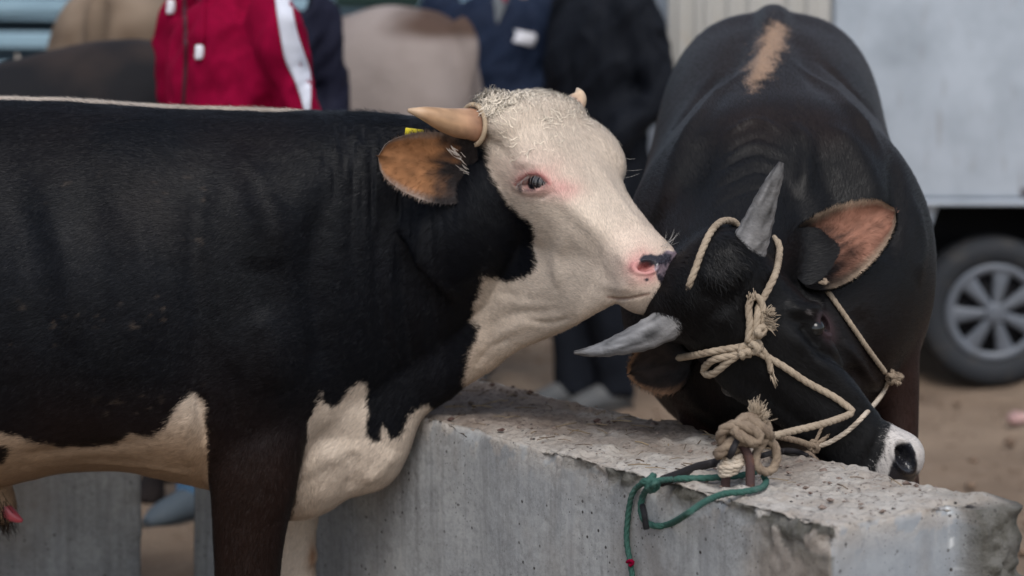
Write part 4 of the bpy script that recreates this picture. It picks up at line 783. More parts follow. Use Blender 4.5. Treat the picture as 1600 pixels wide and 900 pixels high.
    obj('body', (V, F), M['hide'], root, attrs={'col': (np.clip(dark + (lt - dark) * wm, 0, 1), 'FLOAT_COLOR'), 'wet': (pdm[:, 0] * .9, 'FLOAT')})
    hw_ = (np.clip((loc[:, 0] + .06) / .08, 0, 1) * (V[:, 1] < 5.40))[:, None]
    fl = np.stack([(V[:, 0] - .7) * .4, np.full(len(V), 1.), -.35 - .5 * np.abs(V[:, 0] - .7)], 1); nk = (sst(5.75, 5.4, V[:, 1]))[:, None]; fl = fl * (1 - .5 * nk) + np.array([0, .8, .5]) * nk * .9
    fl = fl + np.array([0, -.2, -1.2]) * sst(1.0, .7, V[:, 2])[:, None]
    fh = R[:, 0] * (sst(-.02, .12, loc[:, 0]) * 1.2 - .5)[:, None] + R[:, 1] * (np.sign(loc[:, 1]) * sst(.01, .08, np.abs(loc[:, 1])) * .7)[:, None] - R[:, 2] * .2
    fl = fl * (1 - hw_) + fh * hw_ + np.stack([fbm(V, 6, 2, 50), fbm(V, 6, 2, 51), fbm(V, 6, 2, 52)], 1) * .3
    ln = .016 * (1 - hw_[:, 0]) + .012 * hw_[:, 0] + .006 * np.exp(-(loc[:, 0] / .06) ** 2) * hw_[:, 0]; ln *= np.where(loc[:, 0] > .42, .45, 1); lf = .13 + .05 * hw_[:, 0]
    bare = np.clip(pdm[:, 0] + (rad2(1288, 508, 26, 14, 1.15) < 1) * hd, 0, 1); vis = (s.face > -.35) & (px[:, 1] < 800) & (px[:, 1] > -60); wg = vis * (1 + 1.4 * hw_[:, 0]) * (1 - bare)
    def colf(p, r, ip):
        m = sst(-5, 5, ip(ptn) + r.normal(0, 6, len(p)))[:, None]; return ip(dark) * 1.15 * (1 - m) + ip(lt) * m
    fur('coat', V, F, N, root, 480000, wg, fl, ln, .0010, lf, colf, 31, .22, njit=.08, mat_='hair_gloss')
    tuft = np.exp(-((loc[:, 0] - .0) / .05) ** 2) * (np.abs(loc[:, 1]) < .11) * (loc[:, 2] > -.1)
    fur('poll_tuft', V, F, N, root, 2500, tuft, R[:, 0] + np.stack([fbm(V, 12, 2, 61), fbm(V, 12, 2, 62), fbm(V, 12, 2, 63)], 1) * .6, np.full(len(V), .03), .0014, np.full(len(V), .3), dark * 1.1, 32, .3, 4, .3, 1.2)
    i = s.pick(1288, 508); obj('eye', ellipsoid(V[i] - nrm(nrm(np.array([0, 0, CZ]) - V[i]) * .6 + N[i]) * .0195, (.021, .021, .021)), M['eye'], root, attrs={'col': (np.full((282, 3), .008), 'FLOAT_COLOR')})
    e2 = H(.19, -.106, -.05); obj('eye', ellipsoid(e2, (.022, .022, .022)), M['eye'], root, attrs={'col': (np.full((282, 3), .008), 'FLOAT_COLOR')})
    g0, g1, g2 = (.20, .195, .195), (.125, .122, .122), (.05, .047, .047)
    a0 = V[s.pick(1170, 385)]; y0 = a0[1] + .03
    horn(root, [P(1168, 392, y0), P(1183, 352, y0 - .01), P(1200, 305, y0 - .02), P(1213, 275, y0 - .025), P(1221, 254, y0 - .02)], [.041, .034, .0225, .0155, .006], g0, g1, g2, 8, 1.)
    a0 = V[s.pick(1050, 505)]; y0 = a0[1] + .03
    horn(root, [P(1060, 495, y0), P(1012, 522, y0 - .015), P(960, 541, y0 - .03), P(925, 549, y0 - .035), P(897, 551, y0 - .03)], [.039, .033, .021, .012, .004], g0, (.15, .152, .16), (.10, .097, .097), 9, 1.)
    eb = V[s.pick(1240, 400)]; eY = eb[1]; base = P(1228, 408, eY + .02); tip = P(1397, 322, eY + .02)
    ear(root, 'ear', base, tip, P(1330, 440, eY - .02) - P(1310, 330, eY + .06), np.linalg.norm(tip - base), .150, .055, [(.26, .125, .085), (.50, .38, .28), (.006, .0055, .006)], 81, hairs=9000, basew=.35, tipk=.52, bsr=(.70, .22), asym=.32, stk=.15)
    fb_ = H(.08, -.10, -.10); tp_ = P(985, 585, fb_[1] + .10)
    ear(root, 'ear', P(1075, 560, fb_[1] + .02), tp_, P(1040, 620, 5.3) - P(1030, 540, 5.3), .17, .12, .03, [(.02, .014, .012), (.30, .17, .10), (.012, .011, .012)], 82, hairs=1800)
    for (x, yy) in ((1388, 5.53), (1104, 5.53)):
        c = P(x, 1130, yy); c[2] = .035
        for dx in (-.036, .036): obj('hoof', ctube([c + [dx, .03, .05], c + [dx, 0, .03], c + [dx * 1.05, -.045, -.012], c + [dx, -.06, -.03]], [.04, .048, .048, .03], 4, 14), M['dark'], root)
    return s, H, R
S2, H2, R2 = build_bull2()
# ------------------------------------------------------------------ ropes
on = lambda pts, off: [S2.pt(a, b, off) for a, b in pts]
hal = thing('rope_halter', 'tan rope halter knotted round the head and horns of the dark bull', 'halter', H2(.25, 0, 0))
obj('poll_rope', rope([S2.pt(1160, 356, -.015)] + on([(1148, 351), (1128, 350), (1112, 366), (1098, 396), (1088, 422), (1081, 438)], .006) + [S2.pt(1074, 452, -.006), S2.pt(1066, 466, -.02)], .0078), M['rope'], hal)
K = S2.pt(1170, 535, .014)
obj('brow_rope', rope([S2.pt(1206, 362, -.012)] + on([(1213, 382), (1214, 402), (1208, 430), (1196, 455), (1184, 478)], .006) + [S2.pt(1178, 500, .018), K], .008), M['rope'], hal)
obj('side_rope', rope([S2.pt(1050, 560, .006) + np.array([-.012, .05, -.004])] + on([(1052, 559), (1090, 551), (1130, 544)], .007) + [K], .008), M['rope'], hal)
kb = [knot(S2.pt(1172, 536, .018), .013, .0085, 1), knot(S2.pt(1160, 544, .016), .011, .008, 2), knot(S2.pt(1178, 515, .018), .012, .008, 3), rope(on([(1160, 545), (1140, 560), (1118, 580), (1106, 574), (1116, 558), (1142, 552), (1165, 546)], .012), .0085),
      rope(on([(1166, 530), (1168, 505), (1166, 480), (1172, 462), (1184, 470), (1188, 495), (1182, 520)], .014), .008), rope(on([(1170, 530), (1190, 545), (1200, 562), (1204, 580)], .010), .007), fray(S2.pt(1190, 490, .022), (.9, -.35, .25), .022, 60, .5, .0014, 4), fray(S2.pt(1192, 505, .02), (1., -.25, -.1), .022, 50, .45, .0014, 5), fray(S2.pt(1170, 466, .016), (-.1, -.3, .9), .014, 24, .3, .0014, 6), fray(S2.pt(1204, 580, .01), (.35, -.1, -1.), .03, 14, .15, .0012, 7)]
obj('forehead_knot', join(*kb), M['rope'], hal)
hk = PZ(1160, 690, BH + .10)                                           # top of the knot on the hoop
lead = on([(1176, 545), (1215, 566), (1260, 596), (1300, 618), (1322, 634)], .009); e_ = lead[-1]; e2 = P(1326, 648, e_[1] - .015); kp = P(1205, 682, PZ(1190, 745, BH)[1] - .02)
lead += [P(1331, 641, e_[1] - .01), e2, P(1290, 661, (e_[1] * .6 + kp[1] * .4) - .01), P(1245, 672, e_[1] * .3 + kp[1] * .7), kp]
obj('lead_rope', rope(lead, .0078), M['rope'], hal)
obj('cheek_rope', rope(on([(1284, 446), (1300, 468), (1325, 505), (1355, 548), (1380, 580)], .006), .0062), M['rope'], hal)
nb = S2.pt(1388, 584, .012); obj('cheek_knot', join(knot(nb, .013, .006, 8), knot(nb + [.01, 0, -.004], .01, .006, 9), fray(nb, (1, -.2, -.35), .018, 40, .4, .0013, 3)), M['rope_dirty'], hal); obj('ear_knot', knot(S2.pt(1288, 446, .01), .010, .005, 10), M['rope_dirty'], hal)
obj('nose_rope', rope(on([(1386, 590), (1374, 615), (1352, 645), (1325, 672), (1296, 690), (1276, 696)], .006), .0055), M['cord_white'], hal)
jn = S2.pt(1274, 694, .012)
obj('chin_rope', join(rope([jn, P(1250, 690, jn[1] - .03), P(1225, 684, jn[1] - .06), P(1205, 680, jn[1] - .1)], .007), rope([jn, P(1292, 682, jn[1]), P(1318, 655, jn[1]), P(1322, 645, jn[1])], .005), knot(jn, .010, .006, 12), rope([jn, P(1283, 670, jn[1]), P(1286, 655, jn[1])], .004)), M['rope_dirty'], hal)
# tie on the hoop
hc = (h0 + h1) / 2; kY = hc[1]; tk = thing('tied_rope', 'bulky tan rope knot with frayed end tied on the iron hoop of the block', 'knot', hc)
q = lambda px, py, dy=0.: P(px, py, kY + dy)
obj('knot', join(rope([q(1132, 700, .0), q(1126, 685, -.01), q(1130, 672, -.02), q(1148, 664, -.03), q(1170, 668, -.035), q(1186, 680, -.03), q(1180, 692, -.03), q(1160, 682, -.04), q(1148, 672, -.035), q(1160, 655, -.02), q(1182, 652, .0), q(1198, 666, .01), q(1198, 682, 0), q(1186, 692, .0)], .0115),
                 rope([q(1205, 682, -.0), q(1190, 668, -.02), q(1172, 656, -.02), q(1156, 658, 0), q(1150, 672, .01)], .011),
                 rope([q(1200, 684, .005), q(1212, 700, .01), q(1213, 722, .01), q(1202, 737, .0), q(1188, 734, -.01), q(1180, 718, -.01), q(1186, 700, 0), q(1196, 688, 0)], .0095),
                 rope([q(1120, 712, -.01), q(1134, 700, -.02), q(1150, 688, -.02), q(1168, 690, -.01)], .0125), knot(q(1140, 690, .0), .018, .011, 21), knot(q(1172, 678, .0), .018, .011, 22)), M['rope_dirty'], tk)
wr = []
for k in range(5):
    z = k / 4; cx, cy = 1133 + 12 * z * .6, 738 - 24 * z; rr = .021 - .003 * abs(k - 2)
    c = P(cx + 6, cy, kY - .0); wr.append(rope([c + np.array([rr * 1.1 * math.cos(a), rr * math.sin(a), .004 * math.cos(a)]) for a in np.linspace(0, 2 * math.pi, 10)[:-1]], .0062, 4, closed=True))
obj('whipping', join(*wr), M['cord_white'], tk)
obj('frayed_end', join(fray(q(1180, 652, 0), (-.05, -.1, 1), .034, 90, .26, .0013, 11), fray(q(1188, 658, 0), (.45, 0, .8), .026, 60, .3, .0013, 12)), M['rope'], tk)
t2 = lambda px, py, o=.008: PZ(px, py, BH + o)
gr = [t2(1192, 742, .02), t2(1197, 752), t2(1190, 762), t2(1165, 768), t2(1130, 772), t2(1100, 785, .01), t2(1075, 802, .012)]
def face_pt(px, py, o=.012):
    d = P(px, py, 1.) - [0, 0, CZ]; n = np.array([-.813, -.581, 0]); A_ = BA + n * o; t = ((A_ - [0, 0, CZ]) @ n) / (d @ n); return np.array([0, 0, CZ]) + d * t
gr += [face_pt(1050, 817, .014), face_pt(1025, 822), face_pt(1006, 812), face_pt(1001, 790, .014), face_pt(1008, 768, .02), t2(1022, 757, .02), t2(1030, 752, .014), t2(1060, 748), t2(1100, 747), t2(1150, 744), t2(1180, 738)]
gl = [t2(1050, 749, .012), t2(1020, 752, .02), face_pt(1000, 758, .02), face_pt(988, 772, .016), face_pt(982, 800), face_pt(979, 840), face_pt(983, 870), face_pt(988, 900), face_pt(992, 950)]
go = thing('green_rope', 'green rope looped on the block top and hanging down its face', 'rope', t2(1030, 752))
obj('loop', rope(gr, .0068, 6, pitch=.05), M['rope_green'], go); obj('tail', rope(gl, .0062, 6, pitch=.05), M['rope_green'], go)
obj('red_tie', rope([face_pt(980, 878, .017), face_pt(986, 876, .020), face_pt(989, 880, .015), face_pt(983, 884, .02)], .004), M['red'], go)
obj('bend', knot(t2(1016, 756, .012), .014, .0075, 31), M['rope_green'], go)
sb = thing('black_cord', 'flat black cord lying from the iron hoop to the green rope', 'cord', t2(1080, 738))
obj('strap', ctube([t2(1034, 752, .012), t2(1062, 742, .012), t2(1090, 730, .012), t2(1120, 722, .02), q(1140, 712, -.02), q(1150, 690, -.03), q(1160, 684, -.03)], [.012, .012, .0105, .009, .008, .008, .008], 6, 10, (0, 0, 1), [.006, .006, .006, .005, .005, .005, .005]), M['cord_black'], sb)
obj('strap_end', ctube([q(1190, 712, .05), t2(1215, 706, .01), t2(1240, 705, .01), t2(1262, 711, .008)], [.006, .007, .007, .004], 6, 10), M['cord_black'], sb)
# ------------------------------------------------------------------ people
def bend(pts, r, k=5, m=14, up=(0, 1, 0), r2=None): return ctube(np.array(pts), r, k, m, up, r2)
def hand_parts(wr, d, side, s=1.):
    """palm, four bent fingers and a thumb leaving the side of the palm"""
    d = nrm(np.array(d)); lat = nrm(np.cross(d, [0, 1, .05])); nb = np.cross(lat, d); L = .19 * s; out = [ctube([wr - d * .02, wr + d * .03 * s, wr + d * .085 * s, wr + d * .10 * s], [.026 * s, .036 * s, .041 * s, .030 * s], 4, 12, lat, [.022 * s, .020 * s, .017 * s, .013 * s])]
    for k, (o, l) in enumerate(((-.030, .075), (-.010, .085), (.010, .080), (.029, .062))):
        b = wr + d * .095 * s + lat * o * s; out.append(ctube([b - d * .015, b + d * l * .4 * s, b + d * l * .75 * s + nb * .012 * s, b + d * l * .95 * s + nb * .03 * s], np.array([.0095, .009, .008, .006]) * s, 4, 8))
    b = wr + d * .03 * s - lat * .034 * s * side; out.append(ctube([b, b - lat * .022 * s * side + d * .03 * s, b - lat * .028 * s * side + d * .065 * s + nb * .012 * s], np.array([.013, .0115, .008]) * s, 4, 8)); return out
def person(label, px, Y, yaw, top, bottom, shoe, arms, feet, hem=.78, girth=1., seed=0, top_name='jacket', hood=False, lean=0.):
    K = 1.11; R = rotz(math.radians(yaw)); X = (px - 800) / F_PX * Y; base = np.array([X, Y, 0.]); root = thing('person', label, 'person', base)
    W = lambda VF: ((np.asarray(VF[0]) * [1, 1, 1] + np.stack([0 * np.asarray(VF[0])[:, 2], -lean * np.maximum(0, np.asarray(VF[0])[:, 2] - .9), 0 * np.asarray(VF[0])[:, 2]], 1)) @ R.T * K + base, VF[1])
    sh = {1: np.array([.195, .02, 1.44]), -1: np.array([-.195, .02, 1.44])}
    hp_ = {1: np.array([.095, 0, .95]), -1: np.array([-.095, 0, .95])}
    legs = {}
    for sd in (1, -1):
        f = np.array([*feet[sd][:2], 0.]); an = f + [0, .04, .09]; kn = (hp_[sd] + an) / 2 + [0, -.05 - .1 * (abs(f[1]) > .2), .02]; legs[sd] = (hp_[sd], kn, an, f)
    armj = {sd: [sh[sd]] + [np.array(p) for p in arms[sd]] for sd in (1, -1)}
    b = [bend([(0, 0, .88), (0, 0, 1.05), (0, 0, 1.25), (0, .01, 1.40), (0, .02, 1.47)], [.13, .12, .145, .14, .06], r2=[.09, .085, .10, .09, .05], up=(1, 0, 0), m=18),
         bend([(0, .02, 1.42), (0, .01, 1.52), (0, -.005, 1.60)], [.055, .052, .055], up=(1, 0, 0)), ellipsoid((0, 0, 1.665), (.073, .092, .112)), ellipsoid((0, -.03, 1.61), (.052, .055, .06)), ellipsoid((0, -.094, 1.65), (.014, .020, .022)),
         ellipsoid((.074, .01, 1.655), (.010, .022, .032)), ellipsoid((-.074, .01, 1.655), (.010, .022, .032)), ellipsoid((0, -.084, 1.602), (.026, .010, .010))]
    for sd in (1, -1):
        s_, e_, w_ = armj[sd]; b.append(bend([s_, (s_ + e_) / 2, e_, (e_ + w_) / 2, w_], [.05, .045, .038, .034, .026])); b += hand_parts(w_, w_ - e_, sd)
        h, k, a, f = legs[sd]; b.append(bend([h, (h + k) / 2, k, (k + a) / 2, a, f + [0, -.02, .05]], [.085, .072, .052, .05, .036, .035]))
    V, F = remesh(join(*b), .009); V = lap(V, F, 4); face = obj('body', W((V, F)), M['skin'], root)
    for ex in (-.032, .032): obj('eye', W(ellipsoid((ex, -.082, 1.672), (.011, .008, .008), None, 8, 12)), M['eye'], root, attrs={'col': (np.full((98, 3), .02), 'FLOAT_COLOR')})
    hv = ellipsoid((0, .018, 1.69), (.084, .098, .105), None, 20, 30); hv = (hv[0] + nrm(hv[0] - [0, .018, 1.69]) * (fbm(hv[0], 40, 2, seed) * .004)[:, None], hv[1]); hv[0][:, 2] = np.maximum(hv[0][:, 2], 1.60 + .07 * (hv[0][:, 1] < -.02)); obj('hair', W(hv), M['hair_dark'], root)
    # trousers
    t = [bend([(0, 0, 1.0), (0, 0, .93), (0, 0, .84)], [.165, .175, .15], up=(1, 0, 0), r2=[.115, .13, .11], m=20)]
    for sd in (1, -1):
        h, k, a, f = legs[sd]; t.append(bend([h + [0, 0, -.0], (h + k) / 2, k, (k + a) / 2, a + [0, .0, .03], a + [0, 0, -.03]], [.105, .092, .075, .07, .068, .072]))
    V, F = remesh(join(*t), .012); V = lap(V, F, 5); N = vnormals(V, F); V = V + N * (fbm(V * [1, 1, .6], 13, 2, seed + 3) * .010)[:, None]; obj('trousers', W((V, F)), bottom, root)
    # jacket or coat
    g = girth; j = [bend([(0, 0, hem), (0, 0, hem + .08), (0, 0, 1.0), (0, -.01, 1.15), (0, 0, 1.30), (0, .01, 1.42), (0, .02, 1.49)], np.array([.19, .20, .185, .19, .205, .185, .07]) * g, up=(1, 0, 0), r2=np.array([.14, .15, .135, .14, .145, .12, .065]) * g, m=26)]
    for sd in (1, -1):
        s_, e_, w_ = armj[sd]; s0 = s_ * [.7, 1, 1]; j.append(bend([s0, s_ + [0, 0, -.02], (s_ + e_) / 2, e_, (e_ + w_) / 2, w_ + (e_ - w_) * .06], np.array([.085, .088, .076, .068, .062, .05]) * (.5 + .5 * g), m=18))
    j.append(bend([(0, .02, 1.44), (0, .02, 1.54)], [.085, .075], up=(1, 0, 0), r2=[.08, .075]))
    if hood: j.append(ellipsoid((0, .09, 1.49), (.13, .075, .085)))
    V, F = remesh(join(*j), .010); V = lap(V, F, 7); N = vnormals(V, F)
    fold = fbm(V * [1, 1, .45], 9, 3, seed + 5) * .016 + 1.5 * np.abs(fbm(V @ np.array([[.8, 0, .6], [0, 1, 0], [-.6, 0, .8]]) * [1, 1, .35], 16, 2, seed + 6)) * -.012; V = V + N * fold[:, None]
    VW, F = W((V, F)); jk = obj(top_name, (VW, F), top, root); srf = Surf(VW, F)
    for sd in (1, -1):
        h, k, a, f = legs[sd]; Q = lambda x, y, z: f + np.array([x, y, z])
        so_ = bend([Q(0, .10, .035), Q(0, .085, .05), Q(0, .03, .06), Q(0, -.06, .048), Q(0, -.12, .036), Q(0, -.165, .026)], [.022, .036, .040, .046, .044, .02], up=(1, 0, 0), r2=[.02, .045, .055, .045, .034, .016]); so_[0][:, 2] = np.maximum(so_[0][:, 2], .014)
        e = obj('shoe', W(so_), shoe, root)
        sl_ = bend([Q(0, .112, .012), Q(0, .05, .012), Q(0, -.06, .012), Q(0, -.13, .012), Q(0, -.172, .012)], [.02, .043, .05, .048, .02], up=(1, 0, 0), r2=[.012] * 5); obj('sole', W(sl_), M['sole'], e)
    return root, srf, W
def patch(srf, left, right, n=5, off=.006, k=6):     # ribbon lying on a surface between two outlines
    a, b = crom(np.array(left, float), k), crom(np.array(right, float), k); V = []
    for p, q_ in zip(a, b):
        for t in np.linspace(0, 1, n): x = p * (1 - t) + q_ * t; i = srf.pick(*x, r=5); V.append(P(x[0], x[1], srf.V[i, 1] - off))
    m = len(a); V = np.array(V); Vb = V + np.array([0, off * .8, 0]); o = len(V); F = []
    for r in range(m - 1):
        for c in range(n - 1): i = r * n + c; F += [[i, i + 1, i + n + 1, i + n], [o + i, o + i + n, o + i + n + 1, o + i + 1]]
    bd = [c for c in range(n)] + [r * n + n - 1 for r in range(1, m)] + [(m - 1) * n + c for c in range(n - 2, -1, -1)] + [r * n for r in range(m - 2, 0, -1)]
    for i in range(len(bd)): x, y = bd[i], bd[(i + 1) % len(bd)]; F.append([x, o + x, o + y, y])
    return np.concatenate([V, Vb]), F
pr, sf, _ = person('person in a crimson hooded zip jacket with white sleeve stripe', 352, 7.35, -42, M['red'], M['jeans'], M['shoe_blue'], {1: [(.235, .05, 1.14), (.19, -.16, .98)], -1: [(-.22, .03, 1.14), (-.22, -.1, .90)]}, {1: (.10, .12), -1: (-.207, .03)}, hem=.86, girth=.84, seed=3, hood=True)
obj('sleeve_stripe', patch(sf, [(428, -40), (430, 0), (437, 50), (446, 95), (462, 130), (474, 168), (478, 200)], [(452, -40), (455, 0), (463, 45), (474, 80), (484, 110), (486, 140), (484, 200)]), M['stripe'], pr)
obj('zip', patch(sf, [(284, -30), (286, 40), (287, 90), (283, 170)], [(290, -30), (292, 40), (293, 90), (289, 170)], 3, .004), mat('zip', (.05, .002, .01), .5, .4), pr)
for line, tg_ in (([(324, -40), (322, 0), (320, 40), (318, 72)], (317, 83)), ([(280, -40), (276, -10), (270, 5)], (268, 13))):
    obj('drawstring', tube(sf.line(line, .008), .005, 8), M['red'], pr); c = sf.pt(*tg_, .012); obj('toggle', ctube([c + [0, 0, .022], c + [0, 0, .018], c, c + [-.003, 0, -.018], c + [-.003, 0, -.022]], [.005, .012, .0135, .012, .005], 4, 12), M['toggle'], pr)
person('person in a plain dark indigo jacket, half hidden behind the crimson jacket', 412, 8.5, 20, M['indigo'], M['trouser'], M['shoe_grey'], {1: [(.24, .05, 1.16), (.15, -.08, .95)], -1: [(-.24, .03, 1.16), (-.22, -.1, .92)]}, {1: (.1, .05), -1: (-.1, -.05)}, hem=.80, girth=.88, seed=5)
p3, sf3, _ = person('person in a navy jacket with a white chest patch over grey shirt', 772, 9.9, -12, M['navy'], M['trouser'], M['shoe_grey'], {1: [(.27, .03, 1.16), (.12, -.2, 1.08)], -1: [(-.28, .03, 1.15), (-.27, -.08, .90)]}, {1: (-.08, .02), -1: (-.26, .05)}, hem=.76, girth=1.16, seed=7)
obj('chest_patch', patch(sf3, [(803, 46), (806, 53), (801, 65)], [(836, 52), (838, 60), (833, 74)]), M['toggle'], p3)
obj('shirt', patch(sf3, [(770, -30), (771, 0), (775, 35)], [(800, -30), (794, 0), (778, 38)], 5, .006), M['grey_cloth'], p3)
obj('tie', patch(sf3, [(780, -40), (783, -8), (787, 3)], [(792, -40), (793, -8), (790, 4)], 3, .012), M['red'], p3)
person('person in a long plain black coat walking left in grey shoes', 936, 9.5, -58, M['black_cloth'], M['trouser'], M['shoe_grey'], {1: [(.27, .07, 1.14), (.20, -.12, .95)], -1: [(-.26, .03, 1.15), (-.14, -.16, 1.05)]}, {1: (.05, .0), -1: (-.07, -.10)}, hem=.62, girth=1.16, seed=9, top_name='coat')
# ------------------------------------------------------------------ cattle behind
def cow(label, X, Y, yaw, zr, zw, colf, seed, hw=.30, L=1.62, group=None, bell=.55):
    """facing +x before the turn; origin under the rump end"""
    R = rotz(math.radians(yaw)); base = np.array([X, Y, 0.]); root = thing('cow', label, 'cow', base, group); W = lambda V: np.asarray(V) @ R.T + base
    st = [(0, zr - .32, zr - .62, .10, 0), (.05, zr - .12, zr - .75, .19, 0), (.17, zr - .015, zr - .85, .26, -.05), (.38, zr, zr - .92, .285, -.05), (.62, zr - .05, bell, hw, .08), (.9, (zr + zw) / 2 - .05, bell - .03, hw + .03, .12), (1.15, zw - .02, bell, hw, .1), (1.35, zw, bell + .03, .25, 0), (1.5, zw - .03, .62, .2, 0), (L, zw - .15, .72, .14, 0), (L + .12, zw - .25, .85, .10, 0)]
    q = crom(np.array(st), 5); th = np.arange(32) * 2 * math.pi / 32; rings = []
    for x, t, b, w_, eg in q: rings.append(np.stack([np.full(32, x), w_ * np.sign(np.sin(th)) * np.abs(np.sin(th)) ** .8 * (1 - eg * np.cos(th)), (t + b) / 2 + (t - b) / 2 * np.cos(th)], 1))
    hz_ = zw - .42; hT = np.array([L + .36, 0, hz_]); a = nrm(np.array([.62, 0, -.78])); u = np.array([.78, 0, .62]); HR = np.array([a, np.cross(u, a), u]).T; Hh = lambda s, h, v: hT + HR @ np.array([s, h, v])
    pcs = [loft(np.array(rings)), ctube([(L - .2, 0, zw - .30), (L + .05, 0, zw - .36), Hh(.04, 0, -.12)], [.23, .17, .12], 5, 20), head_loft(hT, 1., HR)]
    for dx, dz in ((.2, 1), (1.32, 0)):
        for y in (-.17, .17):
            pcs.append(ctube([(dx + .03, y, zr - .45 if dz else .85), (dx, y, .72), (dx - .06 * dz, y, .55), (dx - .09 * dz, y, .45), (dx - .05 * dz, y, .28), (dx, y, .10), (dx + .02, y, .0)], [.16 if dz else .12, .11 if dz else .085, .07, .06, .042, .045, .06], 4, 16, (0, 1, 0)))
    pcs.append(ctube([(.06, 0, zr - .06), (.0, 0, zr - .16), (.02, 0, zr - .5), (.0, 0, .6), (-.02, 0, .45)], [.045, .035, .024, .022, .045], 4, 12))
    V, F = remesh(join(*pcs), .014); V = lap(V, F, 12); V = V + vnormals(V, F) * (fbm(V, 4, 3, seed) * .008)[:, None]
    obj('body', (W(V), F), M['hair_far'], root, attrs={'col': (np.clip(colf(V), 0, 1), 'FLOAT_COLOR')})
    for sd in (-1, 1):
        h0_ = Hh(.0, .10 * sd, -.01); horn(root, [W(h0_), W(h0_ + [0, .09 * sd, .02]), W(h0_ + [.03, .14 * sd, .09]), W(h0_ + [.05, .14 * sd, .14])], [.03, .025, .016, .004], (.3, .25, .2), (.35, .3, .25), (.2, .18, .16), seed)
        e0 = Hh(.06, .10 * sd, -.03); obj('ear', (W(ctube([e0, e0 + [0, .10 * sd, -.01], e0 + [0, .19 * sd, -.03]], [.025, .05, .012], 5, 12, (1, 0, 0), [.015, .018, .006])[0]), ctube([e0, e0 + [0, .10 * sd, -.01], e0 + [0, .19 * sd, -.03]], [.025, .05, .012], 5, 12, (1, 0, 0), [.015, .018, .006])[1]), M['hair_far'], root, attrs={'col': (np.repeat(colf(np.array([[L, 0, zw]])), 134, 0)[:len(ctube([e0, e0 + [0, .10 * sd, -.01], e0 + [0, .19 * sd, -.03]], [.025, .05, .012], 5, 12)[0])], 'FLOAT_COLOR')})
        obj('eye', (W(ellipsoid(Hh(.19, .105 * sd, -.05), (.02, .02, .02), None, 8, 12)[0]), ellipsoid((0, 0, 0), (1, 1, 1), None, 8, 12)[1]), M['eye'], root, attrs={'col': (np.full((98, 3), .01), 'FLOAT_COLOR')})
    return root, R, base
mixc = lambda a, b, t: np.array(a) + (np.array(b) - np.array(a)) * np.clip(t, 0, 1)[:, None]
cow('fawn brown cow seen from behind near the blue slats', -1.50, 8.75, 82, 1.70, 1.60, lambda V: mixc((.25, .19, .14), (.11, .075, .05), .2 + .9 * fbm(V, 4, 3, 3) + .6 * sst(.10, .3, -V[:, 1]) * sst(1.62, 1.4, V[:, 2])), 41, hw=.30)
cow('dark brown cow whose back shows behind the black and white bull', -.98, 8.0, 180, 1.515, 1.40, lambda V: mixc((.009, .009, .011), (.03, .022, .02), .2 + .8 * fbm(V, 5, 3, 4) + .5 * sst(1.38, 1.48, V[:, 2])), 42, hw=.30)
cow('pale grey beige cow with a brown tail head beside the navy jacket', -.16, 9.15, 150, 1.605, 1.69, lambda V: mixc((.29, .245, .225), (.08, .05, .038), sst(.36, .1, V[:, 0]) * sst(1.46, 1.53, V[:, 2]) * 1.1 + .25 * fbm(V, 6, 3, 5)), 43, hw=.33)
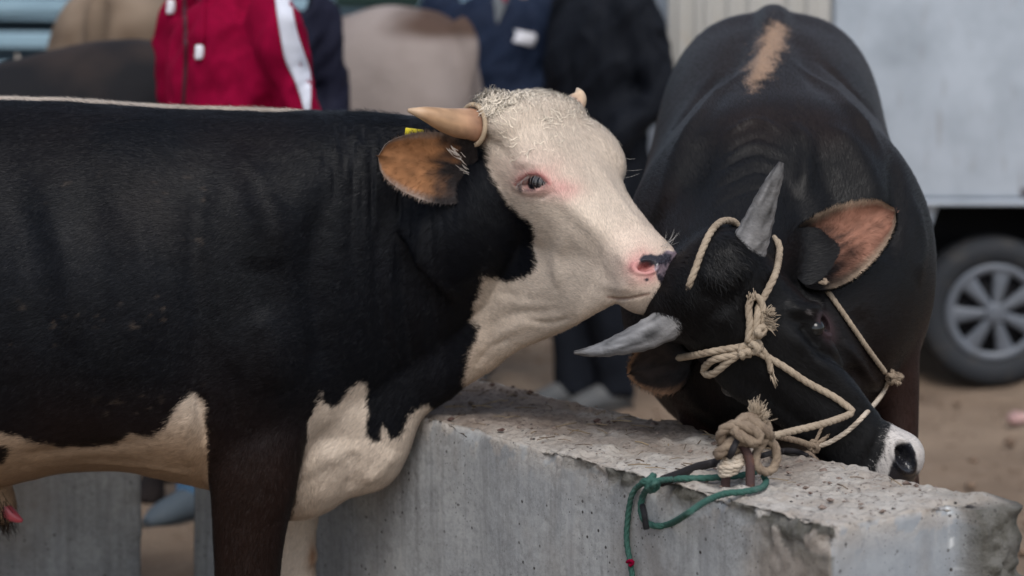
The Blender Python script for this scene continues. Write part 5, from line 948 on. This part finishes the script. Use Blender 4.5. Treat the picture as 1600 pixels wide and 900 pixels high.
# ------------------------------------------------------------------ white van
def van():
    YV = 10.0; kx = lambda px: (px - 800) / F_PX * YV * 1.0; X0, X1, D, ZT = .64, 5.9, 1.75, 2.35
    root = thing('van', 'grimy white van with a silver wheel cover parked behind the dark bull', 'van', (3.2, YV + D / 2, 0))
    paint = mat('van_paint', (.44, .49, .55), .5, .4, vary=(3.5, (.30, .34, .385), .38, .7, (1, 1, 1)), bump=(6, .15, .01, (1, 1, 1)))
    t = paint.node_tree; b = t.nodes['Principled BSDF']; src = b.inputs['Base Color'].links[0].from_socket
    tc = t.nodes['Texture Coordinate']; v = t.nodes.new('ShaderNodeTexVoronoi'); v.inputs['Scale'].default_value = 3.6; t.links.new(tc.outputs['Object'], v.inputs['Vector'])
    r = t.nodes.new('ShaderNodeMapRange'); r.inputs[1].default_value = .10; r.inputs[2].default_value = .05; t.links.new(v.outputs['Distance'], r.inputs[0])
    n = t.nodes.new('ShaderNodeTexNoise'); n.inputs['Scale'].default_value = 2.2; t.links.new(tc.outputs['Object'], n.inputs['Vector']); r2 = t.nodes.new('ShaderNodeMapRange'); r2.inputs[1].default_value = .40; r2.inputs[2].default_value = .5; t.links.new(n.outputs[0], r2.inputs[0])
    mu = t.nodes.new('ShaderNodeMath'); mu.operation = 'MULTIPLY'; t.links.new(r.outputs[0], mu.inputs[0]); t.links.new(r2.outputs[0], mu.inputs[1])
    mx = t.nodes.new('ShaderNodeMix'); mx.data_type = 'RGBA'; t.links.new(mu.outputs[0], mx.inputs[0]); t.links.new(src, mx.inputs[6]); mx.inputs[7].default_value = (.10, .09, .10, 1)
    n3 = t.nodes.new('ShaderNodeTexNoise'); n3.inputs['Scale'].default_value = 26; mp = t.nodes.new('ShaderNodeMapping'); mp.inputs['Scale'].default_value = (1, 1, .25); t.links.new(tc.outputs['Object'], mp.inputs[0]); t.links.new(mp.outputs[0], n3.inputs['Vector']); r3 = t.nodes.new('ShaderNodeMapRange'); r3.inputs[1].default_value = .62; r3.inputs[2].default_value = .75; r3.inputs[4].default_value = .5; t.links.new(n3.outputs[0], r3.inputs[0])
    m4 = t.nodes.new('ShaderNodeMix'); m4.data_type = 'RGBA'; t.links.new(r3.outputs[0], m4.inputs[0]); t.links.new(mx.outputs[2], m4.inputs[6]); m4.inputs[7].default_value = (.27, .26, .27, 1); t.links.new(m4.outputs[2], b.inputs['Base Color'])
    cream = mat('cream_paint', (.40, .39, .365), .5, .4, vary=(5, (.36, .27, .17), .58, .72, (3, 1, .5)))
    xw = kx(1565); ar = lambda c: [(c - .31, .5), (c - .31, .59), (c - .25, .768), (c + .25, .768), (c + .31, .59), (c + .31, .5)]
    prof = [(X0, .5), *ar(xw), *ar(xw + 2.75), (X1, .5), (X1, 1.05), (X1 - .15, 1.2), (X1 - .62, 1.35), (X1 - 1.1, ZT - .12), (X1 - 1.3, ZT), (X0 + .1, ZT), (X0, ZT - .1)]
    bm = bmesh.new(); a = [bm.verts.new((x, YV + .03, z)) for x, z in prof]; c = [bm.verts.new((x, YV + D, z)) for x, z in prof]; bm.faces.new(a); bm.faces.new(c[::-1])
    for i in range(len(prof)): j = (i + 1) % len(prof); bm.faces.new((a[i], c[i], c[j], a[j]))
    bmesh.ops.recalc_face_normals(bm, faces=bm.faces[:]); bmesh.ops.triangulate(bm, faces=[f for f in bm.faces if len(f.verts) > 4]); bm.verts.index_update(); V = np.array([v.co[:] for v in bm.verts]); F = [[v.index for v in f.verts] for f in bm.faces]; bm.free()
    obj('shell', (V, F), paint, root, smooth=False)
    xs = kx(1299)
    obj('side_panel', bbox(((xs + 3.6) / 2, YV + .01, (.80 + ZT - .12) / 2), (3.6 - xs, .05, ZT - .12 - .80), .018), paint, root)
    obj('rub_rail', bbox(((xs + 3.6) / 2, YV + .005, .785), (3.6 - xs, .07, .022), .006), paint, root)
    obj('rear_panel', bbox(((X0 + xs - .01) / 2, YV + .012, (.80 + ZT - .15) / 2), (xs - X0 - .01, .045, ZT - .95), .015), cream, root)
    for k, x in enumerate((1062, 1090, 1104, 1140, 1172, 1232, 1262)): obj('rib', bbox((kx(x), YV - .016, 1.5), (.035, .03, 1.3), .009), cream, root)
    for xc in (xw, xw + 2.75):
        obj('wheel_well', bbox((xc, YV + .32, .60), (.66, .5, .50), .02), M['dark'], root) if False else obj('wheel_well', (np.array([(xc - .33, YV + .5, .3), (xc + .33, YV + .5, .3), (xc + .33, YV + .5, .85), (xc - .33, YV + .5, .85), (xc - .33, YV + .55, .3), (xc + .33, YV + .55, .3), (xc + .33, YV + .55, .85), (xc - .33, YV + .55, .85)]), [[0, 1, 2, 3], [4, 7, 6, 5], [0, 3, 7, 4], [1, 5, 6, 2], [3, 2, 6, 7], [0, 4, 5, 1]]), M['dark'], root, smooth=False)
    obj('chassis', bbox(((X0 + X1) / 2, YV + D / 2, .48), (X1 - X0 - .3, .9, .16), .02), M['dark'], root)
    obj('axle', tube([(xw, YV + .2, .32), (xw, YV + D - .2, .32)], .05, 12), M['dark'], root)
    Rt = .317
    def wheel(xc, yc, face):
        wr = bpy.data.objects.new('wheel', None); COL.objects.link(wr); wr.parent = root; wr.location = tuple((np.array([xc, yc, Rt]) * G) - np.array(root.location))
        C = np.array([xc, yc, Rt]); prof_ = [(.205, -.085), (.215, -.095), (.25, -.108), (.29, -.105), (.308, -.09), (.317, -.06), (.317, -.02), (.311, -.016), (.317, -.010), (.317, .03), (.311, .034), (.317, .04), (.314, .075), (.300, .10), (.25, .108), (.205, .09)]
        n = 72; V = []
        for i in range(n):
            an = i / n * 2 * math.pi
            for (r_, y) in prof_:
                rr = r_ - (.006 if (r_ > .3 and i % 2 and abs(y) > .04) else 0); V.append(C + [rr * math.cos(an), y * -face * -1, rr * math.sin(an)])
        k = len(prof_); F = [[i * k + j, i * k + (j + 1) % k, ((i + 1) % n) * k + (j + 1) % k, ((i + 1) % n) * k + j] for i in range(n) for j in range(k)]
        obj('tyre', (np.array(V), F), M['rubber'], wr); yf = -.098 * face
        ds = lambda r_, y0, y1, m=48: tube([C + [0, y0, 0], C + [0, y1, 0]], r_, m)
        obj('brake', ds(.19, yf + .05 * face, yf + .055 * face), M['dark'], wr)
        V, F = [], []; m = 56                                   # wheel cover: outer ring, seven spokes, hub
        rings = [(.168, .012), (.176, .002), (.196, -.001), (.207, .006), (.208, .03)]
        for i in range(m):
            an = i / m * 2 * math.pi
            for r_, y in rings: V.append(C + [r_ * math.cos(an), yf + y * face, r_ * math.sin(an)])
        kk = len(rings); F = [[i * kk + j, ((i + 1) % m) * kk + j, ((i + 1) % m) * kk + j + 1, i * kk + j + 1] for i in range(m) for j in range(kk - 1)]
        obj('rim', (np.array(V), F), M['hubcap'], wr)
        for s_ in range(7):
            an = math.radians(184 + s_ * 360 / 7); e = np.array([math.cos(an), 0, math.sin(an)]); tn = np.array([-math.sin(an), 0, math.cos(an)]); pts = []
            for r_, w_, y in ((.03, .016, -.004), (.07, .022, -.002), (.12, .028, .002), (.175, .042, .006)):
                pts += [C + e * r_ + tn * w_ + [0, yf + (y + .006) * face, 0], C + e * r_ + tn * w_ * .6 + [0, yf + y * face, 0], C + e * r_ - tn * w_ * .6 + [0, yf + y * face, 0], C + e * r_ - tn * w_ + [0, yf + (y + .006) * face, 0]]
            Fs_ = [[4 * i + j, 4 * i + j + 1, 4 * i + 5 + j, 4 * i + 4 + j] for i in range(3) for j in range(3)]; V2 = np.array(pts); Vb = V2 + [0, .014 * face, 0]; o = len(V2)
            Fs_ += [[o + q_ for q_ in f[::-1]] for f in Fs_] + [[4 * i, 4 * i + 4, o + 4 * i + 4, o + 4 * i] for i in range(3)] + [[4 * i + 3, o + 4 * i + 3, o + 4 * i + 7, 4 * i + 7] for i in range(3)]
            obj('spoke', (np.concatenate([V2, Vb]), Fs_), M['hubcap'], wr)
        obj('hub', ctube([C + [0, yf + .02 * face, 0], C + [0, yf - .004 * face, 0], C + [0, yf - .012 * face, 0], C + [0, yf - .016 * face, 0]], [.045, .044, .036, .012], 4, 28), M['hubcap'], wr)
        for s_ in range(5): an = s_ / 5 * 6.283; obj('wheel_nut', tube([C + [.025 * math.cos(an), yf - .010 * face, .025 * math.sin(an)], C + [.025 * math.cos(an), yf - .02 * face, .025 * math.sin(an)]], .005, 6), M['dark'], wr) if False else None
    for xc in (xw, xw + 2.75):
        wheel(xc, YV + .13, 1); wheel(xc, YV + D - .13, -1)
    obj('tail_lamp', bbox((X0 + .03, YV + .02, 1.0), (.09, .08, .28), .015), M['lamp_red'], root); obj('bumper', bbox((X0 - .04, YV + D / 2, .56), (.12, D - .1, .16), .03), M['dark'], root); obj('bumper', bbox((X1 + .03, YV + D / 2, .58), (.14, D - .06, .22), .04), M['dark'], root)
    obj('side_window', bbox((X1 - 1.55, YV + .012, 1.72), (.85, .05, .5), .02), M['glass'], root); d_ = obj('door', bbox((X1 - 1.5, YV + .010, 1.1), (1.0, .05, .66), .02), paint, root); obj('handle', bbox((X1 - 1.9, YV - .02, 1.3), (.14, .03, .03), .01), M['dark'], d_)
    ang = math.atan2(ZT - .12 - 1.35, -.48); cx_ = X1 - .86; obj('windscreen', bbox((cx_ + .015, YV + D / 2, (1.35 + ZT - .12) / 2 + .01), (1.0, D - .25, .02), .005, np.array([[math.cos(ang), 0, -math.sin(ang)], [0, 1, 0], [math.sin(ang), 0, math.cos(ang)]])), M['glass'], root)
    for y in (YV + .25, YV + D - .25): obj('headlamp', ellipsoid((X1 - .02, y, .92), (.06, .14, .09)), mat('lamp', (.7, .7, .7), .15, .6), root)
van()
# ------------------------------------------------------------------ slatted trailer far behind
def trailer():
    YT = 11.6; pm = F_PX / YT; zt = lambda y: P(300, y, YT)[2]; X = lambda px: (px - 800) / pm
    root = thing('livestock_trailer', 'pale blue slatted livestock trailer behind the cattle', 'trailer', (X(200), YT + .9, 0))
    x0, x1 = X(-700), X(742)
    obj('back_wall', bbox(((x0 + x1) / 2, YT + .16, 1.5), (x1 - x0, .04, 1.9), .01), mat('trailer_dark', (.035, .055, .075), .8, .2), root)
    for k, (ya, yb, tilt) in enumerate(((-150, -120, 0), (-112, -82, 0), (-74, -44, 0), (-36, -4, 0), (-2, 21, 0.), (30, 46, .02), (56, 81, .008), (97, 124, 0), (132, 160, 0), (170, 200, 0), (210, 240, 0))):
        h = (zt(ya) - zt(yb)); V, F = bbox(((x0 + x1) / 2, YT + .02 * (k % 2), (zt(ya) + zt(yb)) / 2), (x1 - x0, .035, h), .008); V[:, 2] -= tilt * (V[:, 0] - X(40)) * 2 * (V[:, 0] < X(120)) ; obj('slat', (V, F), M['slat'], root)
    for px in (-690, -420, 330, 600, 736): obj('post', bbox((X(px), YT + .09, 1.5), (.08, .10, 1.9), .008), M['slat'], root)
    obj('tarpaulin', bbox((X(592), YT - .05, zt(-70)), (X(652) - X(520), .03, zt(-150) - zt(10)), .012), M['tarp'], root)
    obj('bed', bbox(((x0 + x1) / 2, YT + .9, .62), (x1 - x0, 1.8, .16), .02), M['dark'], root)
    for px in (-500, -380, 560):
        w_ = obj('wheel', tube([(X(px), YT + .05, .36), (X(px), YT + .30, .36)], .36, 36), M['rubber'], root); obj('hub', tube([(X(px), YT + .03, .36), (X(px), YT + .1, .36)], .18, 24), M['hubcap'], w_)
trailer()
lt_ = PZ(1592, 655, .02); tag(obj('litter', (lambda VF: (VF[0] + nrm(VF[0] - lt_) * (fbm(VF[0], 30, 2, 5) * .012)[:, None], VF[1]))(ellipsoid(lt_, (.05, .04, .03), None, 10, 14)), M['litter']), 'small crumpled pinkish scrap of litter on the dirt by the van', 'litter')
